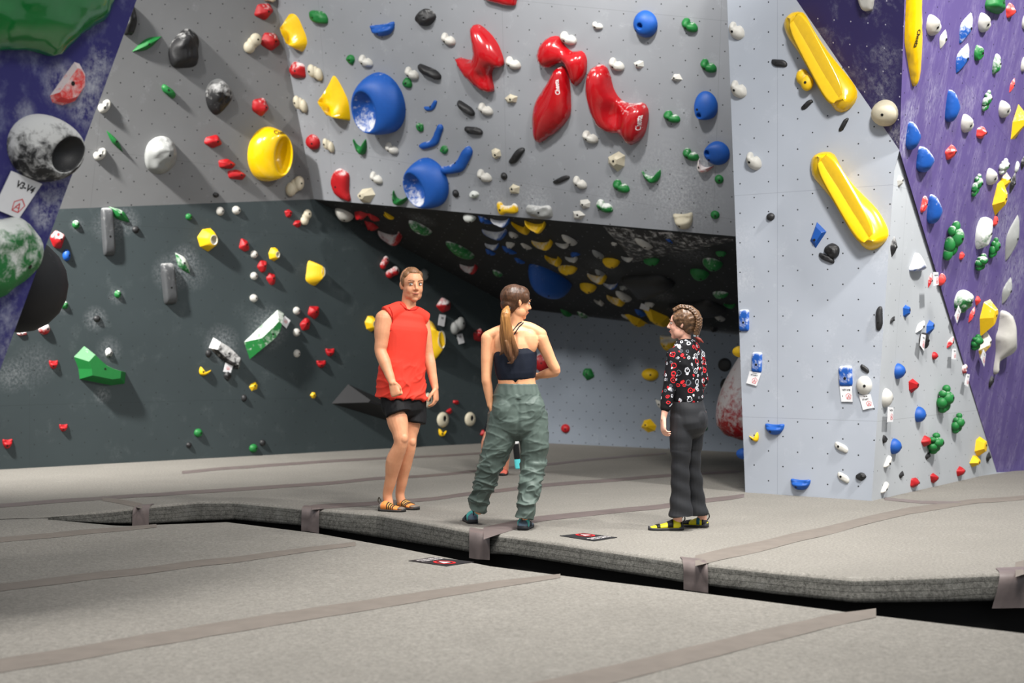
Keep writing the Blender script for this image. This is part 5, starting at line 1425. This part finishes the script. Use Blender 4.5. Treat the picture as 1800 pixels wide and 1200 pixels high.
# ---------------- woman with a ponytail, seen from behind
def woman():
    f = Fig(9.92, V(.0, 9.92, 0)); J = f.J
    tag(f.root, 'person with a long ponytail, dark sports bra and grey-green trousers, seen from behind', 'person', 'people standing on the crash mat')
    bm = bmesh.new(); X = V(1, 0, 0)
    Hm = head(bm, J(908, 531.5), (math.cos(.42), math.sin(.42), 0), -.12, 1.0, False)
    tube(bm, [J(905, 582), J(906, 566), J(909, 545)], [.056, .05, .048])
    tube(bm, [J(904, 588), J(904, 612), J(906, 640), J(908, 668), J(910, 692), J(911, 720)], [(.15, .075), (.148, .098), (.138, .095), (.13, .088), (.138, .09), (.15, .095)], 30, side=X, sq=2.3)
    tube(bm, [J(905, 573), J(878, 583), J(858, 592)], [.045, .045, .044]); tube(bm, [J(905, 573), J(930, 577), J(950, 588)], [.045, .045, .046])
    blob(bm, J(884, 604, -.045), (.06, .034, .085)); blob(bm, J(929, 602, -.045), (.066, .036, .09))
    s, e, w = J(858, 594), J(855, 664, -.03), J(862, 712, -.02)
    tube(bm, [s, s.lerp(e, .35), e, e.lerp(w, .3), w], [.05, .046, .035, .034, (.026, .02)]); hand(bm, w, J(869, 735, .0)-w, V(1, 0, 0), V(0, 1, 0), (15, 20, 15), .9)
    s, e, w = J(950, 594), J(977, 652, .02), J(944, 661, .14)
    tube(bm, [s, s.lerp(e, .3), s.lerp(e, .7), e, e.lerp(w, .35), w], [.052, .046, .039, .034, .036, (.025, .02)]); hand(bm, w, J(925, 664, .17)-w, V(0, -1, 0), V(0, 0, 1), (20, 25, 15), .9)
    for (h, k, a_) in ((J(888, 735), J(868, 815, .02), J(842, 895, .12)), (J(932, 735), J(934, 815, .02), J(922, 905, -.12))): tube(bm, [h, h.lerp(k, .5), k, k.lerp(a_, .4), a_], [.09, .08, .056, .055, .038])
    def spine(p, n): return -.012*ridge(p.x, (906-900)/FPX*9.9, .012)*(1 if n.y < -.3 and .98 < p.z < 1.36 else 0)
    me = fuse(bm, .0048, 3); displace(me, spine)
    body = f.part('body', me, skin_mat('skin_woman', (226, 166, 124)))
    dkb = m_plain('brow_brown', (70, 48, 34), .6); face_parts(f, Hm, body, M_IRIS, dkb, M_LIPF)
    bv = BVHTree.FromPolygons([v.co for v in me.vertices], [list(p.vertices) for p in me.polygons])
    navy = cloth_mat('bra_navy', (22, 28, 42), 400, .6)
    def bra(bm):
        tube(bm, [J(905, 622.5), J(906, 636), J(907, 655.5)], [(.152, .104), (.149, .104), (.142, .1)], 32, side=X, sq=2.35)
    br = mk('sports_bra', bra, navy, f, .005, 1, folds(14, .002, .5))
    def onto(pp, off):
        out = []
        for u, v in pp:
            h = bv.ray_cast(CAM, ray(u, v).normalized())
            if h[0]: out.append(h[0]+V(0, -1, 0)*off)
        return out
    def line(pp, n=7): return [(pp[i][0]+(pp[i+1][0]-pp[i][0])*k/n, pp[i][1]+(pp[i+1][1]-pp[i][1])*k/n) for i in range(len(pp)-1) for k in range(n)]+[pp[-1]]
    for pp in ([(884, 612), (891, 597), (900, 583), (912, 568), (917, 566)], [(883, 622), (893, 604), (902, 590), (912, 575), (920, 567)], [(893, 588), (903, 604), (913, 616), (920, 624)], [(900, 600), (908, 610), (914, 624)], [(881, 622), (890, 612), (898, 603)]):
        q = onto(line(pp), .001)
        if len(q) > 3:
            bm = bmesh.new(); tube(bm, q, [(.005, .003)]*len(q), 8, sub=1); me2 = bpy.data.meshes.new('strap'); bm.to_mesh(me2); bm.free(); f.part('strap', me2, navy, br)
    # hair
    hm = hair_mat('hair_brown', (44, 27, 16), (98, 64, 40), None, (60, 60, 25))
    M, M3, sc = Hm
    def cap(bm):
        blob(bm, M @ V(0, -.026, .036), (.084, .098, .09), M3); blob(bm, M @ V(0, -.05, -.02), (.066, .066, .06), M3); blob(bm, M @ V(0, .012, .062), (.074, .075, .06), M3)
        for s_ in (-1, 1): blob(bm, M @ V(s_*.058, .03, .035), (.02, .042, .04), M3)
    hp = mk('hair', cap, hm, f, .005, 3, lambda p, n: .002*noise.noise(V(p.x*60, p.y*60, p.z*12)))
    pm = hair_mat('ponytail_hair', (196, 140, 74), (122, 76, 36), (1.22, 1.48, (44, 28, 18), (104, 68, 42)), (110, 110, 7))
    def tail(bm):
        tube(bm, [J(892, 541, -.1), J(889, 552, -.16), J(889, 580, -.16), J(893, 610, -.15), J(898, 632, -.15)], [(.016, .016), (.032, .026), (.037, .026), (.042, .026), (.02, .014)], 24, side=X)
        tube(bm, [J(886, 552, -.15), J(882, 585, -.155), J(884, 615, -.15), J(878, 624, -.14)], [.012, .018, .014, .004], 14); tube(bm, [J(894, 560, -.16), J(899, 592, -.16), J(907, 618, -.155), J(903, 634, -.15)], [.012, .02, .018, .006], 14)
        tube(bm, [J(890, 600, -.17), J(896, 622, -.17), J(900, 636, -.16), J(892, 638, -.16)], [.014, .018, .012, .004], 14)
    mk('ponytail', tail, pm, f, .004, 1, lambda p, n: .0035*noise.noise(V(p.x*130+p.z*14, p.y*90, p.z*6)), hp)
    bm = bmesh.new(); q = J(892, 542, -.105)
    tube(bm, [q+V(.018*math.cos(t), .01*math.sin(t)-.005, .012*math.sin(t)) for t in [2*math.pi*i/10 for i in range(11)]], [.005]*11, 8); me2 = bpy.data.meshes.new('hair_tie'); bm.to_mesh(me2); bm.free(); f.part('hair_tie', me2, M_INK, hp)
    pants = cloth_mat('trousers_grey_green', (84, 97, 91), 500, .5, .06)
    def pt(bm):
        tube(bm, [J(909, 674), J(909, 700), J(911, 725), J(911, 742)], [(.14, .103), (.17, .12), (.19, .132), (.195, .135)], 32, side=X, sq=2.4, flat=(1, 0))
        blob(bm, J(889, 722, -.035), (.1, .098, .13)); blob(bm, J(933, 721, -.035), (.1, .098, .13))
        tube(bm, [J(886, 730), J(878, 775, .0), J(864, 812, .02), J(852, 850, .06), J(843, 878, .1), J(838, 896, .12)], [(.105, .12), (.1, .11), (.085, .095), (.076, .085), (.06, .07), (.062, .068)], flat=(0, 1))
        tube(bm, [J(934, 730), J(939, 775, -.02), J(937, 812, -.02), J(932, 850, -.07), J(926, 885, -.12), J(922, 911, -.13)], [(.1, .12), (.098, .11), (.082, .095), (.07, .085), (.058, .068), (.064, .07)], flat=(0, 1))
    def dp(p, n):
        z = p.z; k = .35+1.0*max(0, min(1, (.62-z)/.35)); l = p.x if False else 0
        w = math.sin(z*62+p.x*26*(1 if p.x > 0 else -1)+5*noise.noise(V(p.x*5, p.y*5, z*4)))
        c1 = (1-abs(noise.noise(V(p.x*6+z*2, p.y*6, z*13+4))))**7; c2 = (1-abs(noise.noise(V(p.x*12-z*8, p.y*9, z*17+9))))**8
        e = .0025*w*k*(1 if z < .75 else .2)+(.013*(c1-.3)+.008*(c2-.2))*(k if z < .75 else .45)
        if z > .93: e = .0015*math.sin(p.x*150+p.y*80)
        return e-.009*ridge(p.x, (911-900)/FPX*9.9, .014)*(1 if n.y < -.2 and .6 < z < .9 else 0)
    mk('trousers', pt, pants, f, .0055, 2, dp)
    gs = m_plain('shoe_blue_grey', (78, 96, 112), .6); tq = m_plain('shoe_turquoise', (70, 170, 165), .6); so = m_plain('shoe_sole_black', (32, 34, 38), .7)
    for (u, v, y, dx) in ((832, 920, 10.13, -.05), (918, 932, 9.77, .05)):
        h = at(u, v, y); h.z = .001; shoe(f, h, h+V(dx, .23, 0), .088, (gs, so), straps=[(.1, .22, tq, 'collar'), (.4, .5, so, 'strap')], loop=M_INK, H_=1.15)
woman()

# ---------------- girl with braided buns
def girl():
    f = Fig(9.8, V(1.16, 9.8, 0)); J = f.J
    tag(f.root, 'person with braided hair, black patterned long-sleeve top and black flared trousers, yellow climbing shoes', 'person', 'people standing on the crash mat')
    fw = V(-.78, .62, 0).normalized(); sd = fw.cross(V(0, 0, 1)).normalized()   # her right
    bm = bmesh.new()
    Hm = head(bm, J(1200, 569), (-1, .28, 0), .02, .93, False)
    tube(bm, [J(1206, 614), J(1204, 603), J(1203, 582)], [.05, .043, .044])
    tube(bm, [J(1206, 618), J(1206, 645), J(1207, 680), J(1209, 705), J(1212, 730)], [(.12, .075), (.125, .085), (.11, .08), (.12, .09), (.14, .11)], 24, side=sd)
    sL, eL, wL = J(1184, 624, -.08), J(1176, 682, -.1), J(1166, 737, -.13); tube(bm, [sL, sL.lerp(eL, .4), eL, eL.lerp(wL, .4), wL], [.042, .038, .031, .029, (.022, .017)])
    hand(bm, wL, J(1166, 766, -.15)-wL, V(.8, .3, 0), V(-.6, .8, 0), (28, 30, 20), .84)
    sR, eR, wR = J(1227, 626, .08), J(1234, 672, .1), J(1205, 692, .3); tube(bm, [sR, sR.lerp(eR, .5), eR, wR], [.042, .036, .031, (.022, .018)]); hand(bm, wR, V(-1, .3, 0), V(0, 0, -1), V(0, 1, 0), (20, 30, 20), .82)
    for h, k, a_ in ((J(1198, 735, -.04), J(1196, 815, -.05), J(1191, 908, -.0)), (J(1222, 735, .06), J(1217, 815, .06), J(1234, 906, .14))): tube(bm, [h, h.lerp(k, .5), k, k.lerp(a_, .5), a_, a_-V(0, 0, .05)], [.062, .055, .045, .04, .033, .03])
    body = f.part('body', fuse(bm, .0045, 2), skin_mat('skin_girl', (232, 180, 158)))
    br = m_plain('brow_auburn', (90, 60, 42), .6); face_parts(f, Hm, body, M_IRIS, br, M_LIPF)
    M, M3, sc = Hm; hm = hair_mat('hair_braided', (44, 30, 20), (118, 86, 58), None, (60, 60, 60))
    def cap(bm):
        blob(bm, M @ V(0, -.024, .034), (.084, .098, .092), M3); blob(bm, M @ V(0, -.05, -.022), (.062, .058, .055), M3)
        for s_ in (-1, 1): blob(bm, M @ V(s_*.06, .025, .04), (.02, .04, .036), M3)
    hp = mk('hair', cap, hm, f, .005, 2, lambda p, n: .005*noise.noise(V(p.x*45, p.y*45, p.z*45)))
    tie = m_plain('hair_tie_pale', (190, 215, 225), .5); rt = m_plain('hair_tip_red_brown', (120, 48, 38), .5)
    # two french braids from the forehead round to the nape, each a row of interlaced strands
    for s_ in (-1, 1):
        path = [(s_*.028, .055, .098), (s_*.038, .01, .124), (s_*.045, -.05, .118), (s_*.05, -.095, .085), (s_*.05, -.118, .04), (s_*.047, -.118, -.01), (s_*.042, -.105, -.052), (s_*.04, -.1, -.078)]
        P = [M @ V(*p) for p in path]; bm = bmesh.new(); L = []
        for i in range(len(P)-1):
            for k in range(5): L.append(P[i].lerp(P[i+1], k/5))
        for st in range(3):
            q = []
            for i, p in enumerate(L):
                t = (L[min(len(L)-1, i+1)]-L[max(0, i-1)]).normalized(); o = (p-M @ V(0, -.02, .03)).normalized(); sx = t.cross(o); ph = i*1.05+st*2.094
                q.append(p+sx*(.0155*math.sin(ph))+o*(.008*math.cos(2*ph)+.006))
            tube(bm, q, [.0078]*len(q), 10, sub=2)
        me = fuse(bm, .003, 0); b = f.part('braid', me, hm, hp)
        e = P[-1]; dn = V(.01 if s_ > 0 else .03, 0, -.03)
        bm = bmesh.new(); blob(bm, e+V(0, 0, -.006), (.013, .013, .012)); me = bpy.data.meshes.new('hair_tie'); bm.to_mesh(me); bm.free(); f.part('hair_tie', me, tie, b)
        bm = bmesh.new(); tube(bm, [e+V(0, 0, -.015), e+dn+V(0, 0, -.005), e+dn*1.8], [.009, .012, .004], 10); me = bpy.data.meshes.new('braid_tip'); bm.to_mesh(me); bm.free(); f.part('braid_tip', me, rt, b)
    # patterned top: plain looping outlines and dots, red, white and grey on black
    t = NT('top_patterned'); co = t.coord('Object')
    base = lin((18, 18, 22))
    for sc_, r0, r1, off in ((17, .25, .34, 0), (27, .2, .32, 7)):
        mp = t.n('ShaderNodeMapping'); mp.inputs['Location'].default_value = (off, off*.3, off*.7); t.t.links.new(co, mp.inputs[0])
        ds = t.n('ShaderNodeTexNoise'); ds.inputs['Scale'].default_value = 30; t.t.links.new(mp.outputs[0], ds.inputs[0])
        ad = t.n('ShaderNodeMix', data_type='VECTOR'); ad.inputs[0].default_value = .02; t.t.links.new(mp.outputs[0], ad.inputs[4]); t.t.links.new(ds.outputs[1], ad.inputs[5])
        vo = t.n('ShaderNodeTexVoronoi'); vo.inputs['Scale'].default_value = sc_; vo.inputs['Randomness'].default_value = .55; t.t.links.new(ad.outputs[1], vo.inputs['Vector'])
        d = vo.outputs['Distance']; ring = t.math('MULTIPLY', t.math('GREATER_THAN', d, r0), t.math('LESS_THAN', d, r1)); dot = t.math('LESS_THAN', d, .09)
        sp = t.n('ShaderNodeSeparateColor'); t.t.links.new(vo.outputs['Color'], sp.inputs[0])
        colr = t.mix(t.math('GREATER_THAN', sp.outputs[0], .66), t.mix(t.math('GREATER_THAN', sp.outputs[1], .7), lin((205, 205, 212)), lin((95, 98, 106))), lin((214, 40, 46)))
        show = t.math('GREATER_THAN', sp.outputs[2], .12 if sc_ < 30 else .45)
        base = t.mix(t.math('MULTIPLY', t.math('MAXIMUM', ring, dot), show), base, colr)
    pat = t.fin(base, .8, .2)
    def tp(bm):
        tube(bm, [J(1207, 614), J(1206, 640), J(1207, 670), J(1208, 700)], [(.115, .078), (.138, .098), (.13, .095), (.128, .1)], 28, side=sd, sq=2.3)
        tube(bm, [J(1206, 612), J(1193, 617, -.05), J(1184, 626, -.08)], [.045, .047, .05]); tube(bm, [J(1208, 612), J(1220, 617, .05), J(1228, 627, .08)], [.045, .047, .05])
        tube(bm, [sL, sL.lerp(eL, .5), eL, eL.lerp(wL, .5)], [.05, .046, .043, .04]); tube(bm, [sR, sR.lerp(eR, .5), eR, eR.lerp(wR, .5)], [.05, .045, .042, .038])
    shp = mk('long_sleeve_top', tp, pat, f, .005, 2, folds(10, .004, 1, 4))
    blk = cloth_mat('knit_black', (20, 20, 22), 300)
    mk('cuff', lambda bm: tube(bm, [eL.lerp(wL, .47), eL.lerp(wL, .62)], [.04, .036]), blk, f, .005, 1, None, shp)
    bp = cloth_mat('trousers_black', (40, 41, 44), 500, .55, .05)
    def pt(bm):
        tube(bm, [J(1208, 706), J(1209, 722), J(1212, 742)], [(.128, .1), (.135, .112), (.14, .12)], 28, side=sd, sq=2.2)
        blob(bm, J(1221, 737, -.03), (.08, .085, .09))
        tube(bm, [J(1199, 735, -.04), J(1197, 775, -.05), J(1196, 815, -.05), J(1196, 860, -.04), J(1197, 906, -.03)], [.085, .078, .063, .066, .088], flat=(0, 1))
        tube(bm, [J(1220, 735, .06), J(1217, 775, .06), J(1217, 815, .06), J(1221, 860, .08), J(1223, 902, .1)], [.085, .075, .058, .062, .084], flat=(0, 1))
    mk('flared_trousers', pt, bp, f, .0055, 2, lambda p, n: .004*noise.noise(V(p.x*6, p.y*6, p.z*14))+.003*math.sin(p.z*55+p.x*20)*(1 if p.z < .55 else .3)+.004*math.sin(math.atan2(p.y-9.8, p.x-1.16)*5)*max(0, .35-p.z)*3)
    ye = m_plain('shoe_yellow', (235, 222, 40), .5); so = m_plain('shoe_sole_dark_grey', (52, 52, 56), .7); bk_ = m_plain('shoe_strap_black', (22, 22, 25), .5); te = m_plain('shoe_teal', (24, 96, 120), .5)
    h = at(1200, 930, 9.8); h.z = .001; shoe(f, h, h+V(-.235, -.01, 0), .09, (ye, so), straps=[(.3, .46, bk_, 'strap'), (.68, .78, bk_, 'strap'), (-.01, .07, bk_, 'heel_cup')], loop=bk_, H_=1.0)
    h = at(1243, 928, 9.93); h.z = .001; shoe(f, h, h+V(-.2, .09, 0), .09, (ye, so), straps=[(-.01, .12, so, 'heel_cup'), (.2, .3, te, 'strap'), (.55, .8, bk_, 'strap')], loop=bk_, H_=1.0)
girl()

# ---------------- small person far behind, mostly hidden by the woman
def far():
    f = Fig(14.0, V(-.1, 14.0, 0)); J = f.J
    tag(f.root, 'person with bare legs standing far back, almost hidden behind the grey-green trousers', 'person', 'people standing on the crash mat')
    bm = bmesh.new(); Hm = head(bm, J(908, 607), (.3, -1, 0), 0, .88, False)
    tube(bm, [J(905, 640), J(906, 622)], [.045, .042]); tube(bm, [J(902, 646), J(897, 670), J(890, 700), J(884, 725)], [(.1, .07), (.11, .08), (.1, .075), (.12, .085)], 20, side=V(1, 0, 0))
    for s, e, w in ((J(887, 648), J(889, 678, -.1), J(898, 690, -.25)), (J(920, 646), J(921, 672, -.05), J(915, 692, -.25))): tube(bm, [s, e, w], [.036, .03, .022]); hand(bm, w, V(.1, -1, -.3), V(0, 0, -1), V(1 if s.x < 0 else -1, 0, 0), (20, 30, 20), .75)
    lg = ((J(876, 728), J(856, 772, -.05), J(851, 822, .0)), (J(894, 728), J(888, 775, -.05), J(888, 824, .0)))
    for h, k, a_ in lg: tube(bm, [h, k, k.lerp(a_, .4), a_], [.075, .047, .047, .033])
    body = f.part('body', fuse(bm, .006, 2), skin_mat('skin_far', (216, 152, 124)))
    face_parts(f, Hm, body, M_IRIS, M_INK, M_LIPF)
    M, M3, sc = Hm; mk('hair', lambda bm: blob(bm, M @ V(0, -.03, .04), (.08, .092, .086), M3), hair_mat('hair_dark', (50, 34, 24), (90, 62, 40)), f, .006, 2)
    mk('top', lambda bm: tube(bm, [J(902, 645), J(897, 670), J(888, 712)], [(.115, .085), (.122, .092), (.125, .095)], 20, side=V(1, 0, 0)), cloth_mat('top_dark', (30, 32, 38), 200), f, .006, 2)
    def so_(bm):
        tube(bm, [J(886, 710), J(884, 728)], [(.125, .095), (.13, .1)], 20, side=V(1, 0, 0))
        for h, k, a_ in lg: tube(bm, [h, h.lerp(k, .6)], [.083, .075])
    mk('shorts', so_, cloth_mat('shorts_dark', (34, 36, 42), 200), f, .006, 2)
    # striped cloth hanging at the side of the leg
    for z0, z1, c in ((.47, .36, (214, 184, 70)), (.36, .31, (225, 225, 225)), (.31, .16, (20, 20, 22)), (.16, .07, (90, 200, 205))):
        bm = bmesh.new(); x = (900-CX)/FPX*13.9; tube(bm, [V(x+.02-.05*(z0-.3)*0+(.47-z0)*.1, 13.86, z0-.005), V(x+.02+(.47-z1)*.1, 13.86, z1+.008)], [(.03, .012)]*2, 12, side=V(1, 0, 0)); me = bpy.data.meshes.new('hanging_cloth'); bm.to_mesh(me); bm.free(); f.part('hanging_cloth', me, cloth_mat('cloth_%d' % c[0], c, 100))
    for (u, x2) in ((851, -.04), (888, -.03)):
        h = at(u, 834, 14.05); h.z = .001; shoe(f, h, h+V(x2, -.2, 0), .08, (m_plain('shoe_salmon', (200, 100, 84), .6), M_INK), H_=1.0)
far()
# ------------------------------------------------------------ camera and lights
cd = bpy.data.cameras.new('camera'); cd.lens = 50; cd.sensor_width = 36; cd.shift_y = 7/1800; cd.clip_end = 100
cam = link(bpy.data.objects.new('camera', cd)); cam.location = CAM; cam.rotation_euler = (math.pi/2, 0, 0); SC.camera = cam
cd.dof.use_dof = True; cd.dof.focus_distance = 10.0; cd.dof.aperture_fstop = 1.8
def lamp(name, loc, size, e, aim=None, col=(1, .97, .93)):
    l = bpy.data.lights.new(name, 'AREA'); l.shape = 'RECTANGLE'; l.size = size[0]; l.size_y = size[1]; l.energy = e; l.color = col
    o = link(bpy.data.objects.new(name, l)); o.location = loc
    d = (Vector(aim)-Vector(loc)) if aim else V(0, 0, -1); o.rotation_euler = d.to_track_quat('-Z', 'Y').to_euler()
    return o
LIGHTS = [((-7.0, 10.4, 7.6), (.45, .45), 350, (-5.6, 14.8, 2.9), 66), ((-7.2, 12.2, 7.8), (.45, .45), 80, (-6.0, 14.2, 1.0), 60),
          ((-4.6, 9.4, 8.0), (.5, .5), 42, (-1.6, 15.0, 5.6), 48), ((-1.2, 8.6, 8.0), (.5, .5), 82, (1.5, 14.4, 5.4), 46),
          ((6.2, 7.6, 8.0), (.45, .45), 250, (4.1, 12.5, 2.0), 92), ((-3.0, 5.8, 7.2), (.9, .9), 110, (-2.4, 6.8, 0), 86), ((2.6, 6.0, 7.4), (.9, .9), 112, (2.5, 11.2, 2.4), 74),
          ((.6, 3.4, 6.8), (1.5, 1.5), 90, (.8, 6.6, 0), 90), ((1.2, 8.3, 7.5), (.6, .6), 115, (1.2, 8.7, 0), 70)]
for i, (loc, sz, e, aim, spr) in enumerate(LIGHTS):
    o = lamp('ceiling_lamp', loc, sz, e, aim); o.data.spread = math.radians(spr)
w = bpy.data.worlds.new('world'); SC.world = w; w.use_nodes = True
w.node_tree.nodes['Background'].inputs[0].default_value = (.9, .95, 1, 1); w.node_tree.nodes['Background'].inputs[1].default_value = .44
SC.view_settings.view_transform = 'Standard'; SC.view_settings.look = 'None'; SC.view_settings.exposure = 0.17; SC.view_settings.gamma = 1
SC.view_settings.use_curve_mapping = False
